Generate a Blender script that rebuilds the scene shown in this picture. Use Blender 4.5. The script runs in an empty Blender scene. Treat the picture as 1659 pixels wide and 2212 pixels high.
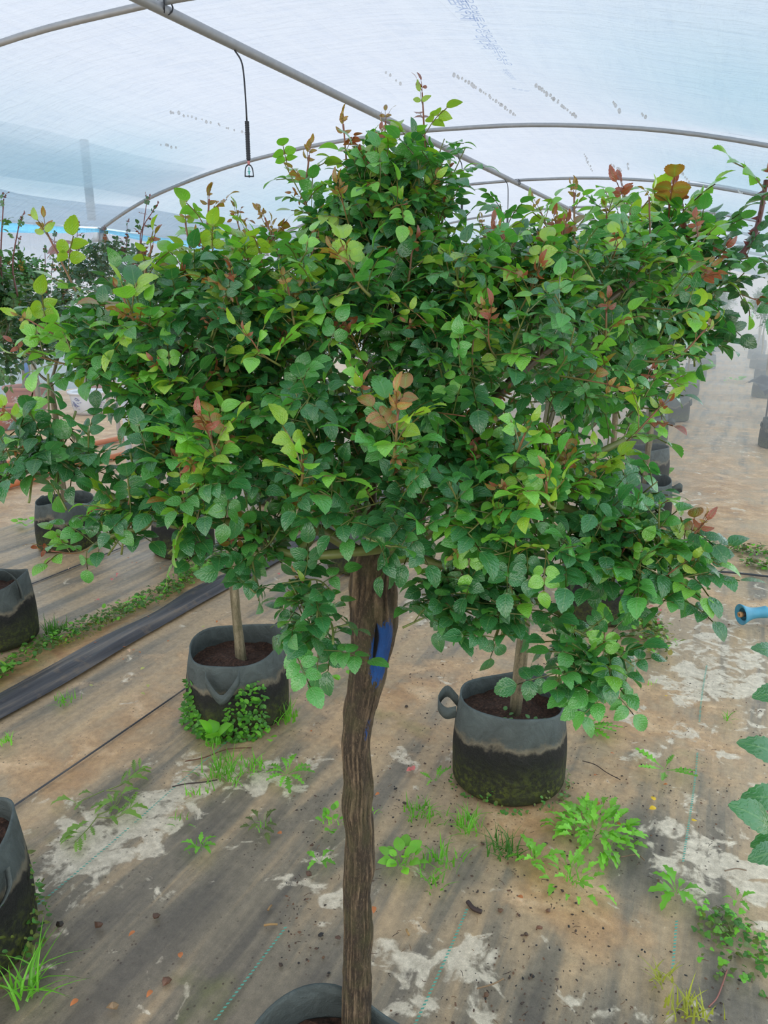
import bpy, math, random
import numpy as np
from mathutils import Vector, Matrix, noise as mnoise

# ------------------------------------------------------------------ camera
W_PX, H_PX, FPX = 1659.0, 2212.0, 1640.0
CAM_H = 1.5
PITCH = math.atan(466.0 / FPX)
YAW = math.atan(785.5 / (FPX * math.cos(PITCH) + 466 * math.sin(PITCH)))
scene = bpy.context.scene
COL = scene.collection
cam_d = bpy.data.cameras.new('camera')
cam_d.sensor_fit = 'VERTICAL'
cam_d.sensor_height = 32.0
cam_d.lens = FPX / H_PX * 32.0
cam_d.clip_start = 0.05
cam_d.clip_end = 300
cam = bpy.data.objects.new('camera', cam_d)
COL.objects.link(cam)
cam.location = (0, 0, CAM_H)
cam.rotation_euler = (math.pi / 2 - PITCH, 0, 0)
scene.camera = cam

# ------------------------------------------------------------------ sky and exposure
world = bpy.data.worlds.new('overcast_sky')
scene.world = world
world.use_nodes = True
wn, wl = world.node_tree.nodes, world.node_tree.links
wn.clear()
w_out = wn.new('ShaderNodeOutputWorld')
w_bg = wn.new('ShaderNodeBackground')
w_tc = wn.new('ShaderNodeTexCoord')
w_sep = wn.new('ShaderNodeSeparateXYZ')
w_ramp = wn.new('ShaderNodeValToRGB')
w_ramp.color_ramp.elements[0].position = 0.0
w_ramp.color_ramp.elements[0].color = (1.0, 0.97, 0.93, 1)
w_ramp.color_ramp.elements[1].position = 0.75
w_ramp.color_ramp.elements[1].color = (1.0, 0.985, 0.96, 1)
wl.new(w_tc.outputs['Generated'], w_sep.inputs[0])
wl.new(w_sep.outputs['Z'], w_ramp.inputs[0])
wl.new(w_ramp.outputs[0], w_bg.inputs['Color'])
w_bg.inputs['Strength'].default_value = 2.9
wl.new(w_bg.outputs[0], w_out.inputs['Surface'])
scene.view_settings.view_transform = 'Standard'
scene.view_settings.look = 'None'
scene.view_settings.exposure = 0.0
scene.view_settings.gamma = 1.0
scene.view_settings.use_curve_mapping = False
scene.cycles.volume_bounces = 2

# ------------------------------------------------------------------ frames of reference
cp, sp = math.cos(PITCH), math.sin(PITCH)
FW = np.array([0, cp, -sp]); UP = np.array([0, sp, cp]); RT = np.array([1.0, 0, 0])
RU = np.array([math.cos(YAW), -math.sin(YAW), 0])      # across the house
RV = np.array([math.sin(YAW), math.cos(YAW), 0])       # along the house
CAMP = np.array([0, 0, CAM_H])
ZUP = np.array([0, 0, 1.0])

def at(x, y, w):
    """world point seen at (x, y) at camera depth w (metres)"""
    return CAMP + FW * w + RT * ((x - 829.5) / FPX * w) - UP * ((y - 1106) / FPX * w)

def ground(x, y, z=0.0):
    v = FW * FPX + RT * (x - 829.5) - UP * (y - 1106)
    return CAMP + v * ((z - CAM_H) / v[2])

def H(u, v, z=0.0):
    return RU * u + RV * v + ZUP * z

def uv_of(p):
    return float(p @ RU), float(p @ RV)

def depth(p):
    return float((np.asarray(p) - CAMP) @ FW)

def nrm(v):
    v = np.asarray(v, float)
    return v / max(np.linalg.norm(v), 1e-9)

# ------------------------------------------------------------------ mesh helpers
def make_mesh(name, V, F, col=None, uv=None, smooth=True, mat=None, matidx=None):
    V = np.asarray(V, np.float32).reshape(-1, 3)
    F = np.asarray(F, np.int32).reshape(-1, 3)
    me = bpy.data.meshes.new(name)
    me.vertices.add(len(V)); me.vertices.foreach_set('co', V.ravel())
    me.loops.add(F.size); me.loops.foreach_set('vertex_index', F.ravel())
    me.polygons.add(len(F))
    me.polygons.foreach_set('loop_start', np.arange(0, F.size, 3, dtype=np.int32))
    me.polygons.foreach_set('use_smooth', np.full(len(F), smooth, bool))
    if matidx is not None:
        me.polygons.foreach_set('material_index', np.asarray(matidx, np.int32))
    if col is not None:
        c = np.asarray(col, np.float32)
        if c.ndim == 1:
            c = np.tile(c[None, :], (len(V), 1))
        c = np.concatenate([c[:, :3], np.ones((len(V), 1), np.float32)], 1)
        a = me.attributes.new('Col', 'FLOAT_COLOR', 'POINT'); a.data.foreach_set('color', c.ravel())
    if uv is not None:
        u3 = np.zeros((len(V), 3), np.float32); u3[:, :np.asarray(uv).shape[1]] = uv
        a = me.attributes.new('luv', 'FLOAT_VECTOR', 'POINT'); a.data.foreach_set('vector', u3.ravel())
    me.update(calc_edges=True)
    if mat is not None:
        for m in (mat if isinstance(mat, (list, tuple)) else [mat]):
            me.materials.append(m)
    return me

class MB:
    """collects triangles with colours and leaf coordinates"""
    def __init__(s):
        s.V, s.F, s.C, s.U, s.n = [], [], [], [], 0
    def add(s, V, F, col=(1, 1, 1), uv=None):
        V = np.asarray(V, float).reshape(-1, 3)
        s.V.append(V); s.F.append(np.asarray(F, int).reshape(-1, 3) + s.n)
        c = np.asarray(col, float)
        s.C.append(np.tile(c[None, :3], (len(V), 1)) if c.ndim == 1 else c[:, :3])
        if uv is None:
            uv = np.zeros((len(V), 3))
        uv = np.asarray(uv, float)
        if uv.shape[1] == 2:
            uv = np.concatenate([uv, np.zeros((len(uv), 1))], 1)
        s.U.append(uv); s.n += len(V)
        return s
    def arrays(s):
        return np.concatenate(s.V), np.concatenate(s.F), np.concatenate(s.C), np.concatenate(s.U)
    def mesh(s, name, mat, smooth=True):
        V, F, C, U = s.arrays()
        return make_mesh(name, V, F, C, U, smooth, mat)

def link(name, data, parent=None, loc=None, label=None, cat=None, group=None, kind=None):
    o = bpy.data.objects.new(name, data)
    COL.objects.link(o)
    if parent is not None:
        o.parent = parent
    if loc is not None:
        o.location = loc
    tag(o, label, cat, group, kind)
    return o

def tag(o, label=None, cat=None, group=None, kind=None):
    if label: o['label'] = label
    if cat: o['category'] = cat
    if group: o['group'] = group
    if kind: o['kind'] = kind
    return o

def thing(name, loc, label, cat, group=None, rz=0.0):
    o = link(name, None, None, tuple(loc), label, cat, group)
    o.rotation_euler = (0, 0, rz)
    o.empty_display_size = 0.05
    return o

def copy_tree(src, parent=None):
    c = src.copy(); COL.objects.link(c)
    if parent is not None:
        c.parent = parent
    for ch in src.children:
        copy_tree(ch, c)
    return c

def tube(P, R, n=8, cap=True, twist=None):
    P = np.asarray(P, float); m = len(P)
    R = np.full(m, R, float) if np.isscalar(R) else np.asarray(R, float)
    T = np.gradient(P, axis=0); T /= np.maximum(np.linalg.norm(T, axis=1, keepdims=True), 1e-9)
    ref = np.array([0, 0, 1.0]) if abs(T[0][2]) < 0.9 else np.array([1.0, 0, 0])
    N = nrm(np.cross(T[0], ref))
    V = []
    ang = np.arange(n) * 2 * math.pi / n
    for i in range(m):
        N = nrm(N - T[i] * (N @ T[i])); B = np.cross(T[i], N)
        V.append(P[i] + R[i] * (np.cos(ang)[:, None] * N + np.sin(ang)[:, None] * B))
    V = np.concatenate(V)
    F = []
    for i in range(m - 1):
        a = i * n; b = a + n
        for k in range(n):
            k2 = (k + 1) % n
            F.append((a + k, a + k2, b + k2)); F.append((a + k, b + k2, b + k))
    if cap:
        c0 = len(V); V = np.concatenate([V, P[:1], P[-1:]])
        for k in range(n):
            k2 = (k + 1) % n
            F.append((c0, k2, k)); F.append((c0 + 1, (m - 1) * n + k, (m - 1) * n + k2))
    return V, np.array(F)

def lathe(prof, n=32, closed_ends=False):
    """prof: list of (r, z)"""
    prof = np.asarray(prof, float); m = len(prof)
    ang = np.arange(n) * 2 * math.pi / n
    V = np.concatenate([np.stack([r * np.cos(ang), r * np.sin(ang), np.full(n, z)], 1) for r, z in prof])
    F = []
    for i in range(m - 1):
        for k in range(n):
            k2 = (k + 1) % n
            a, b = i * n, (i + 1) * n
            F.append((a + k, a + k2, b + k2)); F.append((a + k, b + k2, b + k))
    return V, np.array(F)

def grid_faces(nu, nv):
    i = np.arange(nu - 1)[:, None] * nv + np.arange(nv - 1)[None, :]
    i = i.ravel()
    return np.concatenate([np.stack([i, i + nv, i + nv + 1], 1), np.stack([i, i + nv + 1, i + 1], 1)])

def spline(P, n):
    """smooth curve through the points"""
    P = np.asarray(P, float)
    if len(P) == 2:
        t = np.linspace(0, 1, n)[:, None]
        return P[0] * (1 - t) + P[1] * t
    Q = np.concatenate([[2 * P[0] - P[1]], P, [2 * P[-1] - P[-2]]])
    out = []
    for s in np.linspace(0, len(P) - 1, n):
        i = min(int(s), len(P) - 2); t = s - i
        p0, p1, p2, p3 = Q[i], Q[i + 1], Q[i + 2], Q[i + 3]
        out.append(0.5 * ((2 * p1) + (-p0 + p2) * t + (2 * p0 - 5 * p1 + 4 * p2 - p3) * t * t + (-p0 + 3 * p1 - 3 * p2 + p3) * t ** 3))
    return np.array(out)

_tab = np.random.RandomState(7).rand(256, 256)
def vnoise(x, y):
    """smooth value noise on numpy arrays, 0..1"""
    x = np.asarray(x, float); y = np.asarray(y, float)
    xi = np.floor(x).astype(int); yi = np.floor(y).astype(int)
    fx = x - xi; fy = y - yi
    fx = fx * fx * (3 - 2 * fx); fy = fy * fy * (3 - 2 * fy)
    a = _tab[xi & 255, yi & 255]; b = _tab[(xi + 1) & 255, yi & 255]
    c = _tab[xi & 255, (yi + 1) & 255]; d = _tab[(xi + 1) & 255, (yi + 1) & 255]
    return (a * (1 - fx) + b * fx) * (1 - fy) + (c * (1 - fx) + d * fx) * fy

def fbm(x, y, o=4):
    s, a, t = 0, 0.5, 0
    for k in range(o):
        s = s + a * vnoise(x * 2 ** k + 17.3 * k, y * 2 ** k + 9.1 * k); t += a; a *= 0.5
    return s / t

# ------------------------------------------------------------------ materials
def new_mat(name):
    m = bpy.data.materials.new(name); m.use_nodes = True
    nt = m.node_tree; nt.nodes.clear()
    return m, nt.nodes, nt.links, nt.nodes.new('ShaderNodeOutputMaterial')

def nd(ns, typ, **kw):
    n = ns.new(typ)
    for k, v in kw.items():
        if k in n.inputs.keys() if isinstance(k, str) else False:
            n.inputs[k].default_value = v
        else:
            setattr(n, k, v)
    return n

def math_n(ns, ls, op, a, b=None, clamp=False):
    n = ns.new('ShaderNodeMath'); n.operation = op; n.use_clamp = clamp
    for i, x in enumerate((a, b)):
        if x is None: continue
        if isinstance(x, (int, float)): n.inputs[i].default_value = x
        else: ls.new(x, n.inputs[i])
    return n.outputs[0]

def noise_n(ns, ls, vec, scale, detail=4, rough=0.55, dist=0.0):
    n = ns.new('ShaderNodeTexNoise')
    n.inputs['Scale'].default_value = scale; n.inputs['Detail'].default_value = detail
    n.inputs['Roughness'].default_value = rough; n.inputs['Distortion'].default_value = dist
    if vec is not None: ls.new(vec, n.inputs['Vector'])
    return n.outputs['Fac']

def ramp_n(ns, ls, fac, stops):
    n = ns.new('ShaderNodeValToRGB')
    e = n.color_ramp.elements
    while len(e) < len(stops): e.new(0.5)
    for el, (p, c) in zip(e, stops):
        el.position = p
        el.color = (c, c, c, 1) if isinstance(c, (int, float)) else (c[0], c[1], c[2], 1)
    ls.new(fac, n.inputs[0])
    return n.outputs[0]

def mix_n(ns, ls, fac, a, b, blend='MIX'):
    n = ns.new('ShaderNodeMix'); n.data_type = 'RGBA'; n.blend_type = blend
    for sock, x in ((n.inputs[0], fac), (n.inputs[6], a), (n.inputs[7], b)):
        if isinstance(x, (int, float)): sock.default_value = x
        elif isinstance(x, (tuple, list)): sock.default_value = (x[0], x[1], x[2], 1)
        else: ls.new(x, sock)
    return n.outputs[2]

def mapping_n(ns, ls, vec, scale=(1, 1, 1), rot=(0, 0, 0)):
    n = ns.new('ShaderNodeMapping')
    n.inputs['Scale'].default_value = scale; n.inputs['Rotation'].default_value = rot
    ls.new(vec, n.inputs['Vector'])
    return n.outputs[0]

def bump_n(ns, ls, h, strength, dist=0.01):
    n = ns.new('ShaderNodeBump')
    n.inputs['Strength'].default_value = strength; n.inputs['Distance'].default_value = dist
    ls.new(h, n.inputs['Height'])
    return n.outputs[0]

def simple(name, col, rough=0.5, metal=0.0, spec=0.5, var=0.12, nscale=30.0, bump=0.0):
    m, ns, ls, out = new_mat(name)
    b = ns.new('ShaderNodeBsdfPrincipled')
    tc = ns.new('ShaderNodeTexCoord')
    f = noise_n(ns, ls, tc.outputs['Object'], nscale, 4)
    c = mix_n(ns, ls, f, [x * (1 - var) for x in col], [min(1, x * (1 + var)) for x in col])
    ls.new(c, b.inputs['Base Color'])
    b.inputs['Roughness'].default_value = rough; b.inputs['Metallic'].default_value = metal
    b.inputs['Specular IOR Level'].default_value = spec
    if bump: ls.new(bump_n(ns, ls, f, bump), b.inputs['Normal'])
    ls.new(b.outputs[0], out.inputs['Surface'])
    return m

def attr_col(ns, name='Col'):
    a = ns.new('ShaderNodeAttribute'); a.attribute_name = name
    return a

def leaf_material(name, trans=0.30, wet=True, rough=0.30):
    m, ns, ls, out = new_mat(name)
    a = attr_col(ns); u = attr_col(ns, 'luv')
    oi = ns.new('ShaderNodeObjectInfo')
    hs = ns.new('ShaderNodeHueSaturation')
    v = math_n(ns, ls, 'MULTIPLY_ADD', oi.outputs['Random'], 0.3); ns[-1].inputs[2].default_value = 0.86
    ls.new(v, hs.inputs['Value']); ls.new(a.outputs['Color'], hs.inputs['Color'])
    sx = ns.new('ShaderNodeSeparateXYZ'); ls.new(u.outputs['Vector'], sx.inputs[0])
    ax = math_n(ns, ls, 'ABSOLUTE', sx.outputs['X'])
    rib = ramp_n(ns, ls, ax, [(0.0, 1.0), (0.10, 0.0)])
    col = mix_n(ns, ls, math_n(ns, ls, 'MULTIPLY', rib, 0.35), hs.outputs[0], (0.22, 0.42, 0.14))
    b = ns.new('ShaderNodeBsdfPrincipled')
    ls.new(col, b.inputs['Base Color'])
    b.inputs['Roughness'].default_value = rough
    b.inputs['Specular IOR Level'].default_value = 0.55
    if wet:
        b.inputs['Coat Weight'].default_value = 1.0; b.inputs['Coat Roughness'].default_value = 0.06
    # side veins
    ph = math_n(ns, ls, 'SUBTRACT', math_n(ns, ls, 'MULTIPLY', sx.outputs['Y'], 44.0), math_n(ns, ls, 'MULTIPLY', ax, 14.0))
    vein = math_n(ns, ls, 'MULTIPLY', math_n(ns, ls, 'SINE', ph), 0.14)
    h = vein
    if wet:
        mp = ns.new('ShaderNodeVectorMath'); mp.operation = 'MULTIPLY'
        ls.new(u.outputs['Vector'], mp.inputs[0]); mp.inputs[1].default_value = (3.2, 6.0, 1.0)
        add = ns.new('ShaderNodeVectorMath'); add.operation = 'ADD'
        ls.new(mp.outputs[0], add.inputs[0])
        cmb = ns.new('ShaderNodeCombineXYZ'); ls.new(math_n(ns, ls, 'MULTIPLY', oi.outputs['Random'], 91.0), cmb.inputs[2])
        ls.new(cmb.outputs[0], add.inputs[1])
        vo = ns.new('ShaderNodeTexVoronoi'); vo.inputs['Scale'].default_value = 1.0
        ls.new(add.outputs[0], vo.inputs['Vector'])
        dr = ramp_n(ns, ls, vo.outputs['Distance'], [(0.0, 1.0), (0.22, 0.55), (0.27, 0.0)])
        h = math_n(ns, ls, 'ADD', vein, math_n(ns, ls, 'MULTIPLY', dr, 2.0))
        fl_ = noise_n(ns, ls, add.outputs[0], 0.75, 2, 0.5, 1.5)
        h = math_n(ns, ls, 'ADD', h, math_n(ns, ls, 'MULTIPLY', fl_, 2.2))
    bn = bump_n(ns, ls, h, 0.45, 0.0012)
    ls.new(bn, b.inputs['Normal'])
    ls.new(bn, b.inputs['Coat Normal'])
    t = ns.new('ShaderNodeBsdfTranslucent')
    tcx = mix_n(ns, ls, 1.0, col, (1.5, 1.55, 0.55), 'MULTIPLY')
    ls.new(tcx, t.inputs['Color'])
    mx = ns.new('ShaderNodeMixShader'); mx.inputs[0].default_value = trans
    ls.new(b.outputs[0], mx.inputs[1]); ls.new(t.outputs[0], mx.inputs[2])
    ls.new(mx.outputs[0], out.inputs['Surface'])
    return m

M_LEAF = leaf_material('rose_leaf', 0.33, True, 0.26)
M_WEED = leaf_material('weed_leaf', 0.35, False, 0.45)

def stem_material():
    m, ns, ls, out = new_mat('rose_stem')
    a = attr_col(ns); tc = ns.new('ShaderNodeTexCoord')
    f = noise_n(ns, ls, tc.outputs['Object'], 120, 3)
    b = ns.new('ShaderNodeBsdfPrincipled')
    ls.new(mix_n(ns, ls, math_n(ns, ls, 'MULTIPLY', f, 0.5), a.outputs['Color'], (0.05, 0.035, 0.02)), b.inputs['Base Color'])
    b.inputs['Roughness'].default_value = 0.4
    ls.new(b.outputs[0], out.inputs['Surface'])
    return m
M_STEM = stem_material()

def bark_material(name, dark, light, paint=False):
    m, ns, ls, out = new_mat(name)
    tc = ns.new('ShaderNodeTexCoord')
    mp = mapping_n(ns, ls, tc.outputs['Object'], (1, 1, 0.24))
    n1 = noise_n(ns, ls, mp, 230, 7, 0.72, 1.6)
    n2 = noise_n(ns, ls, tc.outputs['Object'], 26, 4)
    n3 = noise_n(ns, ls, mapping_n(ns, ls, tc.outputs['Object'], (1, 1, 0.35)), 520, 4, 0.7)
    a = attr_col(ns)
    sp_ = ns.new('ShaderNodeSeparateColor'); ls.new(a.outputs['Color'], sp_.inputs[0])
    crk = math_n(ns, ls, 'ADD', math_n(ns, ls, 'MULTIPLY', n1, 0.6), math_n(ns, ls, 'MULTIPLY', sp_.outputs[1], 0.42))
    base = ramp_n(ns, ls, crk, [(0.34, [x * 0.3 for x in dark]), (0.5, dark), (0.68, light), (0.85, [x * 1.5 for x in light])])
    moss = ramp_n(ns, ls, n2, [(0.45, 0.0), (0.7, 0.55)])
    base = mix_n(ns, ls, moss, base, (0.10, 0.10, 0.035))
    flk = ramp_n(ns, ls, n3, [(0.56, 0.0), (0.68, 0.55)])
    base = mix_n(ns, ls, flk, base, (0.34, 0.25, 0.15))
    if paint:
        e = math_n(ns, ls, 'ADD', sp_.outputs[0], math_n(ns, ls, 'MULTIPLY', math_n(ns, ls, 'SUBTRACT', n1, 0.5), 2.4))
        pf = ramp_n(ns, ls, e, [(0.46, 0.0), (0.56, 1.0)])
        pc = mix_n(ns, ls, n2, (0.004, 0.05, 0.22), (0.015, 0.14, 0.50))
        base = mix_n(ns, ls, pf, base, pc)
        base = mix_n(ns, ls, ramp_n(ns, ls, sp_.outputs[2], [(0.4, 0.0), (0.65, 1.0)]), base, (0.006, 0.006, 0.007))
    b = ns.new('ShaderNodeBsdfPrincipled')
    ls.new(base, b.inputs['Base Color']); b.inputs['Roughness'].default_value = 0.72
    ls.new(bump_n(ns, ls, math_n(ns, ls, 'ADD', n1, math_n(ns, ls, 'MULTIPLY', n3, 0.6)), 1.0, 0.007), b.inputs['Normal'])
    ls.new(b.outputs[0], out.inputs['Surface'])
    return m
M_BARK = bark_material('old_bark', (0.17, 0.118, 0.070), (0.40, 0.29, 0.175), True)
M_BARK2 = bark_material('young_bark', (0.22, 0.18, 0.10), (0.44, 0.37, 0.23))

def bag_material():
    m, ns, ls, out = new_mat('grow_bag_fabric')
    a = attr_col(ns)
    tc = ns.new('ShaderNodeTexCoord')
    sc = ns.new('ShaderNodeSeparateColor'); ls.new(a.outputs['Color'], sc.inputs[0])   # r: height share, g: moss
    oi = ns.new('ShaderNodeObjectInfo')
    mv = ns.new('ShaderNodeVectorMath'); mv.operation = 'ADD'
    cmb = ns.new('ShaderNodeCombineXYZ')
    ls.new(math_n(ns, ls, 'MULTIPLY', oi.outputs['Random'], 7.0), cmb.inputs[0])
    ls.new(tc.outputs['Object'], mv.inputs[0]); ls.new(cmb.outputs[0], mv.inputs[1])
    n1 = noise_n(ns, ls, mv.outputs[0], 7, 4, 0.6)
    n2 = noise_n(ns, ls, mv.outputs[0], 60, 5, 0.65)
    n3 = noise_n(ns, ls, mv.outputs[0], 300, 2)
    hgt = math_n(ns, ls, 'ADD', sc.outputs[0], math_n(ns, ls, 'ADD', math_n(ns, ls, 'MULTIPLY', math_n(ns, ls, 'SUBTRACT', n1, 0.5), 0.55), math_n(ns, ls, 'MULTIPLY', math_n(ns, ls, 'SUBTRACT', n2, 0.5), 0.10)))
    base = ramp_n(ns, ls, hgt, [(0.10, (0.022, 0.026, 0.012)), (0.50, (0.010, 0.011, 0.010)), (0.60, (0.014, 0.014, 0.013)), (0.655, (0.16, 0.14, 0.10)), (0.72, (0.066, 0.078, 0.074)), (1.0, (0.082, 0.102, 0.101))])
    base = mix_n(ns, ls, math_n(ns, ls, 'MULTIPLY', ramp_n(ns, ls, n3, [(0.5, 0.0), (0.75, 0.5)]), 0.35), base, (0.10, 0.105, 0.09))
    mo = math_n(ns, ls, 'MULTIPLY', ramp_n(ns, ls, n2, [(0.46, 0.0), (0.62, 1.0)]), ramp_n(ns, ls, hgt, [(0.2, 0.9), (0.52, 0.0)]))
    mo = math_n(ns, ls, 'MULTIPLY', mo, ramp_n(ns, ls, n1, [(0.35, 0.25), (0.6, 1.0)]))
    base = mix_n(ns, ls, mo, base, (0.085, 0.105, 0.014))
    b = ns.new('ShaderNodeBsdfPrincipled')
    ls.new(base, b.inputs['Base Color']); b.inputs['Roughness'].default_value = 0.75
    b.inputs['Specular IOR Level'].default_value = 0.3
    crs = noise_n(ns, ls, mv.outputs[0], 16, 5, 0.6, 1.2)
    base = mix_n(ns, ls, 1.0, base, ramp_n(ns, ls, crs, [(0.3, 0.72), (0.7, 1.22)]), 'MULTIPLY')
    ls.new(base, b.inputs['Base Color'])
    ls.new(bump_n(ns, ls, math_n(ns, ls, 'ADD', math_n(ns, ls, 'MULTIPLY', crs, 2.2), math_n(ns, ls, 'ADD', n2, math_n(ns, ls, 'MULTIPLY', n3, 0.3))), 0.6, 0.006), b.inputs['Normal'])
    ls.new(b.outputs[0], out.inputs['Surface'])
    return m
M_BAG = bag_material()

def soil_material():
    m, ns, ls, out = new_mat('potting_soil')
    tc = ns.new('ShaderNodeTexCoord')
    n1 = noise_n(ns, ls, tc.outputs['Object'], 120, 6, 0.7)
    n2 = noise_n(ns, ls, tc.outputs['Object'], 14, 3)
    c = ramp_n(ns, ls, n1, [(0.32, (0.022, 0.012, 0.008)), (0.52, (0.12, 0.052, 0.03)), (0.72, (0.30, 0.15, 0.09))])
    c = mix_n(ns, ls, math_n(ns, ls, 'MULTIPLY', n2, 0.5), c, (0.05, 0.03, 0.02))
    b = ns.new('ShaderNodeBsdfPrincipled')
    ls.new(c, b.inputs['Base Color']); b.inputs['Roughness'].default_value = 0.85
    ls.new(bump_n(ns, ls, n1, 1.0, 0.02), b.inputs['Normal'])
    ls.new(b.outputs[0], out.inputs['Surface'])
    return m
M_SOIL = soil_material()

def plain_attr(name, rough=0.6, trans=0.0):
    m, ns, ls, out = new_mat(name)
    a = attr_col(ns); tc = ns.new('ShaderNodeTexCoord')
    f = noise_n(ns, ls, tc.outputs['Object'], 150, 3)
    b = ns.new('ShaderNodeBsdfPrincipled')
    c = mix_n(ns, ls, math_n(ns, ls, 'MULTIPLY', f, 0.35), a.outputs['Color'], mix_n(ns, ls, 1.0, a.outputs['Color'], (0.35, 0.35, 0.35), 'MULTIPLY'))
    ls.new(c, b.inputs['Base Color']); b.inputs['Roughness'].default_value = rough
    ls.new(b.outputs[0], out.inputs['Surface'])
    return m
M_BITS = plain_attr('crumbs_and_petals', 0.55)
M_GALV = simple('galvanised_pipe', (0.36, 0.38, 0.40), 0.45, 0.35, 0.5, 0.2, 25, 0.05)
M_BLACKPL = simple('black_plastic', (0.022, 0.026, 0.034), 0.42, 0, 0.5, 0.25, 40)
M_ORANGE = simple('orange_hose', (0.62, 0.20, 0.08), 0.5, 0, 0.4, 0.2, 20)
M_BLUE = simple('blue_plastic', (0.055, 0.27, 0.40), 0.38, 0, 0.5, 0.25, 25)
M_YELLOW = simple('yellow_plastic', (0.68, 0.40, 0.035), 0.4, 0, 0.5, 0.15, 25)
M_PINK = simple('pink_collar', (0.55, 0.20, 0.20), 0.4)
M_TEAL = simple('teal_spinner', (0.03, 0.42, 0.36), 0.35)
M_TERRA = simple('terracotta', (0.33, 0.115, 0.075), 0.7, 0, 0.3, 0.25, 18)
M_WHITEGLZ = simple('white_glaze', (0.66, 0.68, 0.74), 0.25, 0, 0.5, 0.05, 10)
M_INK = simple('blue_glaze', (0.10, 0.11, 0.30), 0.3, 0, 0.5, 0.3, 60)
M_WHITEPAT = simple('white_slip', (0.50, 0.42, 0.40), 0.6, 0, 0.3, 0.3, 60)
M_POST = simple('white_post', (0.55, 0.56, 0.58), 0.5)
M_CUT = simple('cut_wood', (0.16, 0.11, 0.08), 0.8, 0, 0.2, 0.5, 200, 0.3)

def film_material(name, col, tr=0.42, crease=0.22, cs=1.0, tint=True):
    """milky polythene: part clear, part scattering; milkiness varies, and crease shading is painted into the colour"""
    m, ns, ls, out = new_mat(name)
    tc = ns.new('ShaderNodeTexCoord')
    v1 = mapping_n(ns, ls, tc.outputs['Object'], (2.2 * cs, 13 * cs, 2.2), (0, 0, 0.35))
    v2 = mapping_n(ns, ls, tc.outputs['Object'], (9 * cs, 1.1 * cs, 9), (0, 0, -0.25))
    n1 = noise_n(ns, ls, v1, 1.6, 4, 0.6, 0.8)
    n2 = noise_n(ns, ls, v2, 1.3, 4, 0.6, 1.0)
    n3 = noise_n(ns, ls, tc.outputs['Object'], 0.5, 3)
    n4 = noise_n(ns, ls, tc.outputs['Object'], 38, 3)
    s = math_n(ns, ls, 'ADD', math_n(ns, ls, 'ADD', math_n(ns, ls, 'MULTIPLY', n1, 0.55), math_n(ns, ls, 'MULTIPLY', n2, 0.45)), math_n(ns, ls, 'MULTIPLY', math_n(ns, ls, 'SUBTRACT', n4, 0.5), 0.16))
    a = attr_col(ns)
    c = (col[0], col[1], col[2])
    if tint:
        c = mix_n(ns, ls, 1.0, a.outputs['Color'], c, 'MULTIPLY')
    fold = ramp_n(ns, ls, s, [(0.36, (1.03, 1.025, 1.015)), (0.5, (1, 1, 1)), (0.58, (0.965, 0.972, 0.985)), (0.70, (0.91, 0.93, 0.955))])  # shading of the wrinkles put into the film colour
    c = mix_n(ns, ls, 1.0, c, fold, 'MULTIPLY')
    t = ns.new('ShaderNodeBsdfTranslucent'); p = ns.new('ShaderNodeBsdfTransparent')
    ls.new(c, t.inputs['Color']); ls.new(c, p.inputs['Color'])
    ls.new(bump_n(ns, ls, s, 0.8, 0.10), t.inputs['Normal'])
    f = math_n(ns, ls, 'SUBTRACT', 1.0 - tr, math_n(ns, ls, 'MULTIPLY', math_n(ns, ls, 'SUBTRACT', 0.5, n3), crease))
    mx = ns.new('ShaderNodeMixShader'); ls.new(f, mx.inputs[0])
    ls.new(p.outputs[0], mx.inputs[1]); ls.new(t.outputs[0], mx.inputs[2])
    g = ns.new('ShaderNodeBsdfGlossy'); g.inputs['Roughness'].default_value = 0.3
    ls.new(bump_n(ns, ls, s, 0.8, 0.10), g.inputs['Normal'])
    m2 = ns.new('ShaderNodeMixShader'); m2.inputs[0].default_value = 0.04
    ls.new(mx.outputs[0], m2.inputs[1]); ls.new(g.outputs[0], m2.inputs[2])
    ls.new(m2.outputs[0], out.inputs['Surface'])
    return m
M_FILM = film_material('milky_film', (0.345, 0.35, 0.375))
M_LAP = film_material('lapped_film', (0.95, 0.95, 0.95), 0.5)
M_PRINT = film_material('blue_grey_print', (0.66, 0.72, 0.86), 0.30, 0.2, 1.0, False)
M_WALLFILM = film_material('side_film', (0.33, 0.345, 0.39), 0.35, 0.2, 1.0, False)
M_SKIRT = film_material('pale_blue_skirt', (0.21, 0.30, 0.36), 0.15, 0.1, 1.0, False)
M_BAND = film_material('blue_band', (0.24, 0.66, 0.95), 0.25, 0.1, 1.0, False)

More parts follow.
